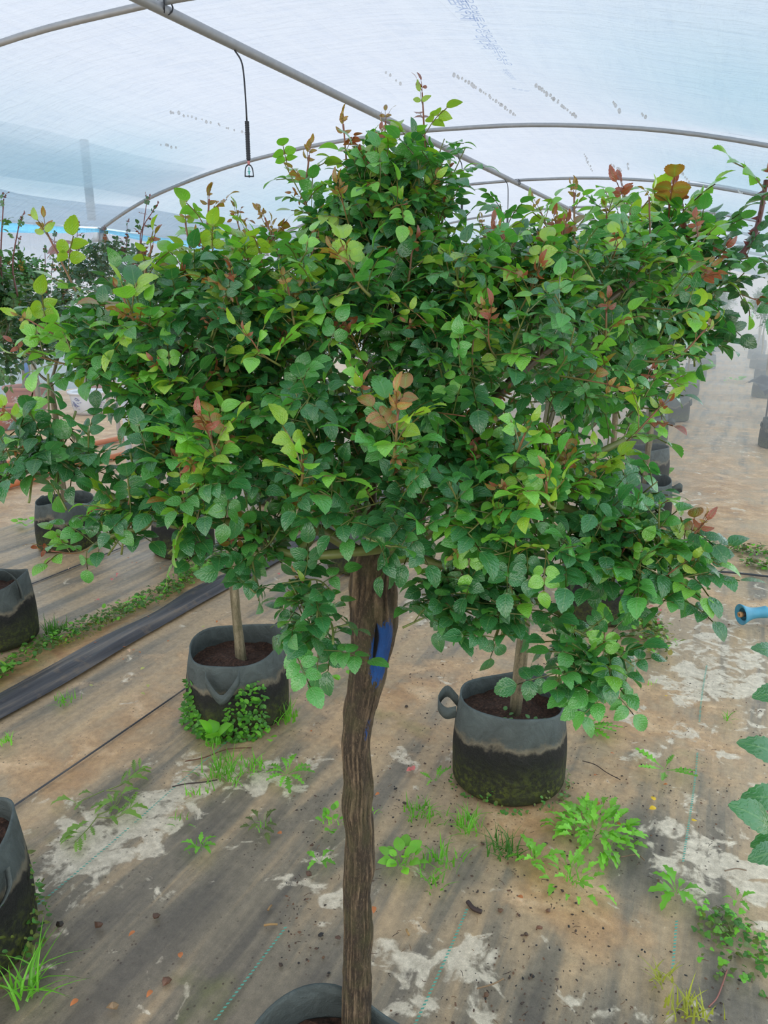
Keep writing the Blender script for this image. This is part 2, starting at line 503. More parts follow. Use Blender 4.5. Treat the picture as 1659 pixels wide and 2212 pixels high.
def floor_material():
    m, ns, ls, out = new_mat('muddy_ground_sheet')
    tc = ns.new('ShaderNodeTexCoord'); O = tc.outputs['Object']
    a = attr_col(ns)
    sc = ns.new('ShaderNodeSeparateColor'); ls.new(a.outputs['Color'], sc.inputs[0])
    st = mapping_n(ns, ls, O, (7.0, 0.55, 1))       # long streaks that follow the sheet
    ns1 = noise_n(ns, ls, st, 1.5, 6, 0.6, 0.3)
    big = noise_n(ns, ls, O, 1.6, 5, 0.6, 0.5)
    mid = noise_n(ns, ls, O, 7.0, 6, 0.62, 0.4)
    fin = noise_n(ns, ls, O, 45.0, 5, 0.65)
    wv = noise_n(ns, ls, O, 420.0, 2)
    # dusty woven sheet
    base = ramp_n(ns, ls, math_n(ns, ls, 'ADD', ns1, math_n(ns, ls, 'MULTIPLY', sc.outputs[1], 0.17)), [(0.26, (0.140, 0.117, 0.090)), (0.41, (0.245, 0.198, 0.138)), (0.53, (0.42, 0.30, 0.18)), (0.75, (0.57, 0.385, 0.21))])
    # brown silt
    g = math_n(ns, ls, 'ADD', sc.outputs[1], math_n(ns, ls, 'MULTIPLY', math_n(ns, ls, 'SUBTRACT', math_n(ns, ls, 'ADD', math_n(ns, ls, 'MULTIPLY', mid, 0.7), math_n(ns, ls, 'MULTIPLY', big, 0.5)), 0.6), 2.2))
    gm = ramp_n(ns, ls, g, [(0.22, 0.0), (0.62, 0.95)])
    mudc = ramp_n(ns, ls, mid, [(0.28, (0.28, 0.135, 0.06)), (0.5, (0.52, 0.305, 0.145)), (0.7, (0.70, 0.48, 0.28))])
    base = mix_n(ns, ls, gm, base, mudc)
    # pale dried silt with a sharp edge
    p = math_n(ns, ls, 'ADD', sc.outputs[0], math_n(ns, ls, 'MULTIPLY', math_n(ns, ls, 'SUBTRACT', math_n(ns, ls, 'ADD', math_n(ns, ls, 'MULTIPLY', noise_n(ns, ls, O, 11.0, 5, 0.55, 0.8), 0.9), math_n(ns, ls, 'MULTIPLY', fin, 0.1)), 0.53), 4.0))
    pm = ramp_n(ns, ls, p, [(0.46, 0.0), (0.72, 0.85)])
    palec = mix_n(ns, ls, fin, (0.56, 0.455, 0.32), (0.86, 0.75, 0.59))
    base = mix_n(ns, ls, pm, base, palec)
    # algae
    q = math_n(ns, ls, 'ADD', sc.outputs[2], math_n(ns, ls, 'MULTIPLY', math_n(ns, ls, 'SUBTRACT', mid, 0.5), 1.6))
    base = mix_n(ns, ls, ramp_n(ns, ls, q, [(0.35, 0.0), (0.8, 0.7)]), base, (0.16, 0.165, 0.045))
    # specks of soil
    vo = ns.new('ShaderNodeTexVoronoi'); vo.inputs['Scale'].default_value = 55.0; ls.new(O, vo.inputs['Vector'])
    sm = math_n(ns, ls, 'MULTIPLY', ramp_n(ns, ls, vo.outputs['Distance'], [(0.10, 1.0), (0.20, 0.0)]), ramp_n(ns, ls, mid, [(0.42, 0.0), (0.6, 0.85)]))
    base = mix_n(ns, ls, sm, base, (0.055, 0.032, 0.02))
    base = mix_n(ns, ls, 1.0, base, ramp_n(ns, ls, wv, [(0.3, 0.82), (0.7, 1.12)]), 'MULTIPLY')
    base = mix_n(ns, ls, 1.0, base, ramp_n(ns, ls, fin, [(0.25, 0.72), (0.7, 1.12)]), 'MULTIPLY')
    b = ns.new('ShaderNodeBsdfPrincipled')
    ls.new(base, b.inputs['Base Color'])
    ls.new(ramp_n(ns, ls, big, [(0.35, 0.30), (0.65, 0.62)]), b.inputs['Roughness'])
    b.inputs['Specular IOR Level'].default_value = 0.45
    hh = math_n(ns, ls, 'ADD', math_n(ns, ls, 'MULTIPLY', fin, 0.5), math_n(ns, ls, 'ADD', math_n(ns, ls, 'MULTIPLY', ns1, 0.8), math_n(ns, ls, 'MULTIPLY', gm, 0.3)))
    ls.new(bump_n(ns, ls, hh, 0.35, 0.012), b.inputs['Normal'])
    ls.new(b.outputs[0], out.inputs['Surface'])
    return m
M_FLOOR = floor_material()

def fold_material():
    m, ns, ls, out = new_mat('black_ground_cover')
    tc = ns.new('ShaderNodeTexCoord')
    st = mapping_n(ns, ls, tc.outputs['Object'], (14.0, 0.8, 14))
    n1 = noise_n(ns, ls, st, 2.0, 5, 0.6)
    n2 = noise_n(ns, ls, tc.outputs['Object'], 18, 4)
    c = ramp_n(ns, ls, n1, [(0.35, (0.022, 0.022, 0.028)), (0.55, (0.06, 0.058, 0.064)), (0.72, (0.17, 0.14, 0.115))])
    c = mix_n(ns, ls, ramp_n(ns, ls, n2, [(0.55, 0.0), (0.75, 0.6)]), c, (0.20, 0.14, 0.09))
    b = ns.new('ShaderNodeBsdfPrincipled'); ls.new(c, b.inputs['Base Color']); b.inputs['Roughness'].default_value = 0.5
    ls.new(bump_n(ns, ls, n1, 0.4, 0.02), b.inputs['Normal'])
    ls.new(b.outputs[0], out.inputs['Surface'])
    return m
M_FOLD = fold_material()

# ------------------------------------------------------------------ floor
ROTZ = -YAW       # object frame whose x runs across and y along the house
def paint_spots():
    """places on the ground (u, v, radius across, radius along, channel, amount) read off the photograph"""
    S = []
    def s(px, py, ru, rv, ch, amt):
        u, v = uv_of(ground(px, py)); S.append((u, v, ru, rv, ch, amt))
    for a in [(960, 2090, .16, .12, 0, .75), (1000, 2180, .14, .10, 0, .5), (830, 2120, .08, .1, 0, .35), (1560, 1850, .17, .22, 0, .75), (1640, 1900, .12, .2, 0, .6),
              (1560, 2190, .16, .06, 0, .5), (1290, 2190, .12, .05, 0, .5), (230, 1830, .20, .24, 0, .85), (330, 1770, .16, .14, 0, .6), (450, 1700, .18, .12, 0, .6), (600, 1700, .14, .1, 0, .5), (570, 1650, .1, .08, 0, .4), (880, 1640, .14, .16, 0, .55), (660, 1650, .10, .10, 0, .45),
              (650, 1860, .16, .12, 0, .45), (700, 1940, .10, .12, 0, .5), (1500, 1440, .40, .40, 0, .60), (1600, 1400, .35, .6, 0, .5), (1350, 1280, .3, .3, 0, .35), (1580, 1250, .3, .3, 0, .35), (1480, 1080, .4, .4, 0, .45), (1560, 960, .4, .8, 0, .3), (1420, 1590, .2, .16, 0, .42), (1360, 1620, .1, .08, 0, .4), (980, 1330, .3, .35, 0, .35), (900, 1300, .2, .3, 0, .3),
              (1330, 2000, .26, .20, 1, .62), (1290, 2080, .16, .2, 1, .45), (1180, 1780, .15, .14, 1, .75), (1150, 1900, .16, .14, 1, .6), (1000, 1930, .16, .08, 1, .5), (900, 2010, .14, .06, 1, .5), (1240, 1480, .5, .5, 1, .45), (1500, 1600, .4, .2, 1, .42),
              (1300, 1700, .25, .2, 1, .3), (1000, 1450, .25, .5, 1, .5), (250, 1560, .35, .5, 1, .42), (480, 1400, .3, .5, 1, .32), (120, 1720, .25, .3, 1, .5), (660, 1980, .18, .12, 1, .35), (1450, 1250, .6, .6, 1, .55), (1550, 1050, .6, 1.5, 1, .4), (700, 1500, .25, .35, 1, .3),
              (330, 1340, .2, .4, 1, .2), (100, 1000, 1.0, 2.0, 1, .7), (380, 900, 2, 2, 1, .5),
              (860, 1560, .2, .14, 2, .5), (1120, 1560, .1, .2, 2, .3), (120, 1800, .15, .2, 2, .35), (300, 2050, .45, .22, 1, -.75), (560, 2000, .25, .3, 1, -.5), (100, 2150, .4, .2, 1, -.7), (560, 2180, .3, .1, 1, -.4), (1350, 1850, .2, .14, 1, -.6), (1430, 1830, .14, .14, 1, -.7), (1180, 2060, .22, .22, 1, -.4), (1230, 2190, .3, .08, 1, -.35), (1620, 2180, .2, .08, 1, -.8), (980, 1870, .2, .12, 1, -.5), (700, 1780, .15, .15, 1, -.4), (480, 1760, .2, .15, 1, -.5), (400, 1620, .2, .15, 2, .3), (450, 2180, .14, .08, 2, .5), (900, 2130, .07, .05, 2, .5), (1500, 1640, .3, .12, 2, .35), (1000, 1850, .16, .1, 2, .25), (250, 1880, .1, .12, 2, .3), (1640, 1170, .5, .1, 2, .5), (1330, 2160, .1, .06, 2, .2)]:
        s(*a)
    return S

def build_floor():
    uu = np.concatenate([np.linspace(-16, -5.2, 28), np.arange(-5, 1.7, 0.026), np.linspace(1.9, 9, 16)])
    vv = np.concatenate([np.linspace(-4, 0.1, 10), np.arange(0.2, 5.2, 0.026), np.linspace(5.3, 12, 60), np.linspace(12.5, 60, 50)])
    U, Vv = np.meshgrid(uu, vv, indexing='ij')
    z = (fbm(U * 2.5 + 50, Vv * 2.5 + 50, 4) - 0.5) * 0.012 + (fbm(U * 14 + 9, Vv * 1.6 + 3, 3) - 0.5) * 0.006 * (Vv < 5.2) - 0.004
    C = np.zeros(U.shape + (3,))
    for (u, v, ru, rv, ch, amt) in paint_spots():
        du = (U - u) / ru + (fbm(U * 5 + 3.3, Vv * 5 + 7.7, 3) - 0.5) * 1.6
        dv = (Vv - v) / rv + (fbm(U * 5 + 31.3, Vv * 5 + 1.7, 3) - 0.5) * 1.6
        k = np.exp(-(du * du + dv * dv) * 1.1)
        C[..., ch] += amt * k
    # bare soil in the gap between two sheets
    gap = np.exp(-((U + 2.62 - 0.02 * np.sin(Vv * 4)) / 0.11) ** 2) * (Vv < 6.5)
    C[..., 1] += gap * 0.7; C[..., 2] += gap * 0.5
    C[..., 1] += (U < -4.4) * 0.5 + (Vv > 5) * 0.25
    z = z - gap * 0.008
    near = np.clip((1.75 - Vv) / .5, 0, 1) * (U > -1.75)
    C[..., 1] -= near * 0.38 * np.clip(.4 + 1.2 * fbm(U * 2.2 + 8, Vv * 2.2 + 3, 3), 0, 1)
    P = np.stack([U, Vv, z], -1).reshape(-1, 3)
    me = make_mesh('floor', P, grid_faces(len(uu), len(vv))[:, ::-1], np.clip(C, -1, 1).reshape(-1, 3), None, True, M_FLOOR)
    # orientation: u across, v along
    o = link('floor', me, kind='structure')
    o.rotation_euler = (0, 0, ROTZ)
    return o
floor = build_floor()

def strip_on_ground(u0f, u1f, v0, v1, zf, nu=10, nv=80, mat=None, name='ground_sheet'):
    vv = np.linspace(v0, v1, nv); P = []
    for i in range(nu):
        t = i / (nu - 1)
        u = u0f(vv) * (1 - t) + u1f(vv) * t
        P.append(np.stack([u, vv, zf(t, vv)], 1))
    return make_mesh(name, np.concatenate(P), grid_faces(nu, nv)[:, ::-1], None, None, True, mat)

# rumpled black edge of the sheet beside the weed strip, with a turned over lip
def fold_z(t, v):
    return 0.008 + 0.022 * np.sin(np.pi * t) ** 2 * (0.7 + 0.5 * vnoise(v * 2.2, v * 0 + 3)) + 0.012 * np.exp(-((t - 0.78) / 0.08) ** 2) * (0.5 + vnoise(v * 3.1, v * 0 + 8)) + 0.002 * np.sin(v * 9 + t * 7)
fo = link('plastic_fold', strip_on_ground(lambda v: -2.50 + 0.03 * vnoise(v * 3, v * 0), lambda v: -2.33 + 0.02 * vnoise(v * 2, v * 0 + 5), 0.6, 7.5, fold_z, 22, 110, M_FOLD, 'plastic_fold'), floor, kind=None)
# overlapped sheet edges: a low step running along the house
for ue, ww in ((-1.86, 0.008), (-3.35, 0.010)):
    link('sheet_edge', strip_on_ground(lambda v, ue=ue, ww=ww: ue - ww / 2 + 0.012 * np.sin(v * 1.7 + ue), lambda v, ue=ue, ww=ww: ue + ww / 2 + 0.012 * np.sin(v * 1.7 + ue),
         0.75 if ue < -1 else 1.35, 9.0 if ue < -1 else 2.2, lambda t, v: 0.003 + 0.004 * np.sin(np.pi * t) ** 0.5 + 0 * v, 6, 60, M_FOLD if ue < -1 else M_FLOOR, 'sheet_edge'), floor)
# green tracer threads woven into the sheets
M_THREAD = simple('green_tracer_thread', (0.10, 0.34, 0.26), 0.6, 0, 0.3, 0.4, 90)
for ut, va, vb in ((-1.47, 0.75, 2.2), (-0.47, 1.0, 1.62), (-0.86, 1.0, 1.35), (0.02, 1.55, 3.2)):
    mb = MB(); rg = np.random.RandomState(int(abs(ut) * 100))
    v = va
    while v < vb:
        if vnoise(np.array(v * 5.0), np.array(ut * 7)) > 0.45:
            u = ut + 0.004 * math.sin(v * 6); l = 0.005; wd = 0.0030
            q = np.array([[u - wd, v, .0045], [u + wd, v + .004, .0045], [u + wd, v + .004 + l, .0045], [u - wd, v + l, .0045]])
            mb.add(q, [(0, 1, 2), (0, 2, 3)])
        v += 0.0105
    o = link('tracer_thread', mb.mesh('tracer_thread', M_THREAD), floor, kind='stuff')

# ------------------------------------------------------------------ film house
RIDGE_U, HALF = -2.65, 3.63
ARCH_V = [0.17, 3.27, 6.47, 9.55, 12.7, 15.8, 18.9, 22.0, 25.1, 28.2, 31.3, 34.4, 37.5, 40.6]
_ku = np.array([0, 0.9, 1.7, 2.0, 2.55, 3.15, 3.63]); _kz = np.array([2.835, 2.815, 2.725, 2.68, 2.56, 2.40, 2.17])
def arch_z(du):
    a = np.abs(du)
    k = np.linspace(0, 3.63, 60)
    zi = np.interp(k, _ku, _kz)
    zs = np.convolve(np.pad(zi, 6, mode='reflect', reflect_type='odd'), np.ones(13) / 13, 'valid')
    return np.interp(a, k, zs)

def roof_mesh(uc, u0, u1, nu, v0, v1):
    uu = np.linspace(u0, u1, nu); vv = []
    for a, b in zip(ARCH_V[:-1], ARCH_V[1:]):
        vv += list(np.linspace(a, b, 18 if a < 12 else 6)[:-1])
    vv = np.array([-2.5, -1.2] + vv + [ARCH_V[-1]])
    U, V_ = np.meshgrid(uu, vv, indexing='ij')
    du = U - uc
    z = arch_z(np.clip(du, -HALF, HALF)) + 0.032
    bay = np.interp(V_, [-2.9] + ARCH_V, np.arange(-1, len(ARCH_V)))
    ph = np.sin(np.pi * (bay - np.floor(bay))) ** 0.85
    fl = np.exp(-((np.abs(du) - 2.5) / 0.95) ** 2)
    sag = ph * (0.015 + np.where(du > 0, 0.12, 0.075) * fl)
    # pockets and creases of slack film
    wr = (fbm(U * 5 + 3, V_ * 2.2, 3) - 0.5) * 0.022 * np.minimum(1, np.abs(du) / 0.5)
    z = z - sag + wr * (0.3 + ph)
    # tint of the film: tealer low on the flanks, damp and teal where it bags
    a = np.clip((np.abs(du) - 0.9) / 2.6, 0, 1)
    wetn = np.clip(fl * ph * 0.9 * (0.5 + fbm(U * 0.9 + 11, V_ * 1.1 + 4, 3)), 0, 1)
    tl = np.stack([0.80 - 0.10 * a - 0.18 * wetn, 0.89 - 0.05 * a - 0.085 * wetn, 0.985 - 0.045 * a - 0.07 * wetn], -1)
    m = 1 + (fbm(U * 0.7 + 5, V_ * 0.7 + 9, 3)[..., None] - 0.5) * 0.10
    P = np.stack([U, V_, z], -1).reshape(-1, 3)
    return make_mesh('ceiling', P, grid_faces(nu, len(vv)), (tl * m).reshape(-1, 3), None, True, M_FILM)

ceil = link('ceiling', roof_mesh(RIDGE_U, RIDGE_U - HALF, RIDGE_U + HALF, 150, 0, 0), kind='structure')
ceil.rotation_euler = (0, 0, ROTZ)
M_FILM2 = film_material('clear_film', (0.85, 0.87, 0.90), 0.6, 0.2)
for nm, uc in (('ceiling_left', RIDGE_U - 2 * HALF - 0.06), ('ceiling_right', RIDGE_U + 2 * HALF + 0.06)):
    c2 = link(nm, roof_mesh(uc, uc - HALF, uc + HALF, 60, 0, 0), kind='structure')
    c2.rotation_euler = (0, 0, ROTZ); c2.data.materials.clear(); c2.data.materials.append(M_FILM2)
# a lapped second layer of film along the left flank
def lap_layer():
    us = np.linspace(-5.75, -4.95, 14); vs = np.linspace(-2, 6.6, 60)
    U, V_ = np.meshgrid(us, vs, indexing='ij')
    z = arch_z(U - RIDGE_U) + 0.075 + 0.012 * np.sin(V_ * 3 + U * 5)
    C = np.tile(np.array([0.80, 0.87, 0.91]), (U.size, 1))
    return make_mesh('lapped_film', np.stack([U, V_, z], -1).reshape(-1, 3), grid_faces(14, 60), C, None, True, M_LAP)
link('lapped_film', lap_layer(), ceil)

def arch_mesh(v, uc=RIDGE_U, r=0.0165):
    us = np.concatenate([np.linspace(-HALF, -2.4, 14), np.linspace(-2.2, 2.2, 22), np.linspace(2.4, HALF, 14)])
    P = [(uc + u, v, float(arch_z(u)) - 0.004) for u in us]
    V, F = tube(P, r, 10)
    return make_mesh('arch_pipe', V, F, None, None, True, M_GALV)
for v in ARCH_V:
    link('arch_pipe', arch_mesh(v), ceil)
V, F = tube([(RIDGE_U, v, 2.795) for v in np.linspace(-2, 40.6, 40)], 0.026, 12)
link('ridge_pipe', make_mesh('ridge_pipe', V, F, None, None, True, M_GALV), ceil)
# wire clips where arches cross the ridge pipe
for v in ARCH_V[1:6]:
    mb = MB()
    for dv in (-0.03, 0.03):
        ang = np.linspace(0, 2 * math.pi, 14)
        V, F = tube(np.stack([RIDGE_U + 0.034 * np.cos(ang), v + dv * np.cos(ang), 2.808 + 0.034 * np.sin(ang)], 1), 0.004, 5)
        mb.add(V, F)
    link('wire_clip', mb.mesh('wire_clip', M_BLACKPL), ceil)
# eave posts with clamps
def post_set(ue, side):
    for v in ARCH_V[1:7]:
        V, F = tube([(ue, v, 0.0), (ue, v, 1.1), (ue, v, 2.15)], 0.024, 10)
        p = link('eave_post', make_mesh('eave_post', V, F, None, None, True, M_POST), ceil)
        mb = MB()
        for s_ in (-1, 1):
            q = np.array([[ue - .03, v + s_ * .02, 2.19], [ue + .03, v + s_ * .02, 2.19], [ue + .05, v + s_ * .075, 2.05], [ue - .05, v + s_ * .075, 2.05]])
            q2 = q + np.array([0.0, s_ * 0.006, 0.004])
            mb.add(np.concatenate([q, q2]), [(0, 1, 2), (0, 2, 3), (4, 6, 5), (4, 7, 6), (0, 4, 1), (1, 4, 5), (1, 5, 2), (2, 5, 6), (2, 6, 3), (3, 6, 7), (3, 7, 0), (0, 7, 4)])
        link('clamp', mb.mesh('clamp', M_GALV), p)
post_set(RIDGE_U - HALF, -1); post_set(RIDGE_U + HALF, 1)
# blue strip welded to the lower edge of the film, slung between the posts
def band_mesh(ue):
    vs = np.linspace(-2, 34, 220); P = []
    bay = np.interp(vs, [-2.9] + ARCH_V, np.arange(-1, len(ARCH_V)))
    sg = np.sin(np.pi * (bay - np.floor(bay))) ** 0.8 * 0.055
    for k, h in enumerate((0.03, -0.01, -0.06)):
        P.append(np.stack([ue + 0.02 * np.sin(vs * 2) * k * 0.5 + 0.03, vs, 2.175 + h * (0.35 + 0.65 * np.abs(np.sin(np.pi * (bay - np.floor(bay))))) - sg], 1))
    return make_mesh('eave_band', np.concatenate(P), grid_faces(3, 220), None, None, True, M_BAND)
link('eave_band', band_mesh(RIDGE_U - HALF), ceil)

def film_wall(name, a, b, z0, z1, mat, nu=120, nz=14, amp=0.03):
    A, B = np.array(a), np.array(b)
    t = np.linspace(0, 1, nu); zz = np.linspace(z0, z1, nz)
    T, Z = np.meshgrid(t, zz, indexing='ij')
    n = nrm(np.array([-(B - A)[1], (B - A)[0], 0]))[:2]
    L = np.linalg.norm(B - A)
    off = (fbm(T * L * 1.2, Z * 0.9 + 4, 3) - 0.5) * amp * 2
    P = np.stack([A[0] + (B - A)[0] * T + n[0] * off, A[1] + (B - A)[1] * T + n[1] * off, Z], -1).reshape(-1, 3)
    o = link(name, make_mesh(name, P, grid_faces(nu, nz), None, None, True, mat), kind='structure')
    o.rotation_euler = (0, 0, ROTZ)
    return o
UL = -10.2
wl_ = film_wall('wall_left', (UL, -3), (UL, 42), 0.62, 2.6, M_WALLFILM)
film_wall('wall_left_lower', (UL + 0.03, -3), (UL + 0.03, 42), 0.0, 0.66, M_SKIRT)
film_wall('wall_right', (8.0, -3), (8.0, 42), 1.3, 2.6, M_WALLFILM)   # unseen wall, left open below to let in more light
film_wall('wall_back', (-13.5, 41), (8.0, 41), 0.0, 2.9, M_WALLFILM, 80)
# pale support post outside the film, seen through it
V, F = tube([H(-6.6, 6.7, 2.3), H(-6.6, 6.7, 3.1)], 0.045, 10)
link('outer_post', make_mesh('outer_post', V, F, None, None, True, M_POST), None, kind='structure')

# maker's print on the film
def film_text(body, pa, pb, size, name, off=0.0):
    cu = bpy.data.curves.new(name, 'FONT'); cu.body = body; cu.size = size; cu.align_x = 'LEFT'
    o = bpy.data.objects.new(name, cu); COL.objects.link(o)
    bpy.context.view_layer.update()
    dg = bpy.context.evaluated_depsgraph_get()
    me = bpy.data.meshes.new_from_object(o.evaluated_get(dg))
    bpy.data.objects.remove(o)
    n = len(me.vertices)
    if n == 0: return None
    co = np.zeros(n * 3, np.float32); me.vertices.foreach_get('co', co); co = co.reshape(-1, 3)
    ln = co[:, 0].max()
    A, B = np.array(pa), np.array(pb)
    d = (B - A) / np.linalg.norm(B - A); s = np.linalg.norm(B - A) / ln
    up = np.array([-d[1], d[0]])
    if up[0] < 0: up = -up
    uvp = A[None] + d[None] * co[:, :1] * s + up[None] * (co[:, 1:2] * s + off)
    bay = np.interp(uvp[:, 1], [-2.9] + ARCH_V, np.arange(-1, len(ARCH_V)))
    du = uvp[:, 0] - RIDGE_U
    ph = np.sin(np.pi * (bay - np.floor(bay))) ** 0.85
    fl = np.exp(-((np.abs(du) - 2.5) / 0.95) ** 2)
    z = arch_z(du) + 0.032 - ph * (0.015 + 0.12 * fl) + (fbm(uvp[:, 0] * 5 + 3, uvp[:, 1] * 2.2, 3) - 0.5) * 0.022 * np.minimum(1, np.abs(du) / 0.5) * (0.3 + ph) - 0.006
    me.vertices.foreach_set('co', np.stack([uvp[:, 0], uvp[:, 1], z], 1).astype(np.float32).ravel())
    me.materials.clear(); me.materials.append(M_PRINT)
    me.update()
    return link(name, me, ceil)
def on_roof(px, py, z=2.72):
    p = ground(px, py, z)
    for _ in range(12):
        u, v = uv_of(p); p = ground(px, py, float(arch_z(u - RIDGE_U)) - 0.03)
    return uv_of(p)
film_text('이미음음방투수정의구내용특수농우', on_roof(967, -12), on_roof(1083, 152), 0.1, 'film_print')
film_text('품사제       미나니', on_roof(967, 18), on_roof(1042, 118), 0.1, 'film_print')
film_text('바네나이미', on_roof(1083, 160), on_roof(1102, 180), 0.1, 'film_print')
film_text('통품질', on_roof(1103, 201), on_roof(1141, 205), 0.1, 'film_print')

# strings of condensation drops hanging where the film bags
def drops():
    rg = np.random.RandomState(5); mb = MB()
    Vs, Fs = lathe([(0.001, -1), (0.6, -.8), (1, -.1), (0.8, .5), (0.3, 1)], 8)
    def roofpt(px, py):
        u, v = on_roof(px, py)
        du = u - RIDGE_U
        bay = np.interp(v, [-2.9] + ARCH_V, np.arange(-1, len(ARCH_V)))
        ph = math.sin(math.pi * (bay - math.floor(bay))) ** 0.85 if bay > math.floor(bay) else 0
        return u, v, float(arch_z(du)) + 0.02 - ph * (0.015 + (0.12 if du > 0 else .075) * math.exp(-((abs(du) - 2.5) / 0.95) ** 2))
    lines = [((980, 168), (1115, 260), 26), ((1158, 185), (1245, 260), 22), ((1322, 202), (1345, 240), 5), ((1388, 232), (1394, 240), 3), ((362, 245), (545, 298), 18), ((345, 308), (385, 318), 5), ((190, 366), (275, 381), 10), ((215, 410), (310, 412), 5),
             ((1262, 335), (1280, 378), 9), ((1320, 355), (1345, 372), 7), ((1355, 350), (1357, 372), 4), ((1475, 355), (1492, 385), 5), ((1598, 390), (1602, 412), 5), ((830, 165), (870, 190), 4)]
    for a, b, n in lines:
        for k in range(n):
            t = (k + rg.rand() * 0.7) / n
            px = a[0] + (b[0] - a[0]) * t + rg.randn() * 1.2; py = a[1] + (b[1] - a[1]) * (t ** 1.15) + rg.randn() * 1.2
            u, v, z = roofpt(px, py)
            mb.add(Vs * (0.006 + 0.006 * rg.rand()) * np.array([1, 1, 1.1]) + np.array([u, v, z - 0.012]), Fs)
    return mb
m, ns, ls, out = new_mat('water_drop')
b = ns.new('ShaderNodeBsdfGlass'); b.inputs['Roughness'].default_value = 0.02; b.inputs['IOR'].default_value = 1.33
b.inputs['Color'].default_value = (1, 1, 1, 1)
b2 = ns.new('ShaderNodeBsdfTranslucent'); b2.inputs['Color'].default_value = (.9, .9, .9, 1); mx = ns.new('ShaderNodeMixShader'); mx.inputs[0].default_value = .6  # white share stands in for the bright glint of the drops
ls.new(b.outputs[0], mx.inputs[1]); ls.new(b2.outputs[0], mx.inputs[2]); ls.new(mx.outputs[0], out.inputs['Surface'])
M_DROP = m
link('condensation_drops', drops().mesh('condensation_drops', M_DROP), ceil, kind='stuff')

# mist hanging over the far half of the house
m, ns, ls, out = new_mat('mist')
vs_ = ns.new('ShaderNodeVolumeScatter')
vs_.inputs['Color'].default_value = (0.93, 0.97, 1.0, 1); vs_.inputs['Density'].default_value = 0.045
ls.new(vs_.outputs[0], out.inputs['Volume'])
M_MIST = m
def box(u0, u1, v0, v1, z0, z1):
    V = np.array([[u, v, z] for u in (u0, u1) for v in (v0, v1) for z in (z0, z1)])
    F = [(0, 1, 3), (0, 3, 2), (4, 6, 7), (4, 7, 5), (0, 4, 5), (0, 5, 1), (2, 3, 7), (2, 7, 6), (0, 2, 6), (0, 6, 4), (1, 5, 7), (1, 7, 3)]
    return V, F
V, F = box(-10.1, 0.95, 5.0, 40.9, 0.02, 2.1)
mist = link('mist', make_mesh('mist', V, F, None, None, False, M_MIST), None, kind='stuff', label='thin white mist hanging over the rows at the far end')
mist.rotation_euler = (0, 0, ROTZ)

# ------------------------------------------------------------------ rose leaves
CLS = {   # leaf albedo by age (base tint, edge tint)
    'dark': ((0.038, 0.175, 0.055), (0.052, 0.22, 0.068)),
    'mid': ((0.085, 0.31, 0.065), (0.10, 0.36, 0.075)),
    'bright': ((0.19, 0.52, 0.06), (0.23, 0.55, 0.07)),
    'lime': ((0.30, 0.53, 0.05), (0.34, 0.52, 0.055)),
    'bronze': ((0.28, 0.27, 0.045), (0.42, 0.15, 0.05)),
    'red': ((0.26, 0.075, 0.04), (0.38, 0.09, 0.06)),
    'dry': ((0.34, 0.12, 0.04), (0.42, 0.17, 0.06)),
    'bdark': ((0.036, 0.12, 0.05), (0.042, 0.13, 0.055)),     # bushes further off
    'bmid': ((0.07, 0.19, 0.06), (0.07, 0.2, 0.065)),
    'bred': ((0.15, 0.04, 0.05), (0.20, 0.05, 0.06)),
}
def leaflet(L, Wd, ns_, rg, fold=0.25, curl=0.18, teeth=True):
    """blade from the origin along +y; returns V, F, UV with vertex 0 the base"""
    V = [(0, 0, 0)]; U = [(0, 0)]; F = []
    asym = 1 + rg.uniform(-.06, .06)
    tw = rg.uniform(-.25, .25)
    for i in range(1, ns_):
        t = i / ns_
        w = Wd * 0.5 * (math.sin(math.pi * t ** 0.82) ** 0.75) * (1.02 - 0.12 * t)
        if teeth:
            w *= 1.04 if i % 2 else 0.945
        y = L * t
        zc = -curl * L * t * t + 0.10 * L * math.sin(math.pi * t)
        sh = 0.030 * L if (teeth and i % 2) else 0
        for s, a in ((-1, 1 / asym), (0, 0), (1, asym)):
            x = s * w * a
            z = zc + abs(x) * fold - (x / max(Wd, 1e-6)) ** 2 * Wd * 0.35 + x * tw * t
            V.append((x, y + (sh if s else 0), z)); U.append((s, t))
    V.append((0, L, -curl * L)); U.append((0, 1))
    for i in range(ns_ - 1):
        b = 1 + i * 3
        if i == 0:
            F += [(0, b + 1, b), (0, b + 2, b + 1)]
        if i < ns_ - 2:
            c = b + 3
            F += [(b, b + 1, c + 1), (b, c + 1, c), (b + 1, b + 2, c + 2), (b + 1, c + 2, c + 1)]
        else:
            e = len(V) - 1
            F += [(b, b + 1, e), (b + 1, b + 2, e)]
    return np.array(V, float), np.array(F), np.array(U, float)

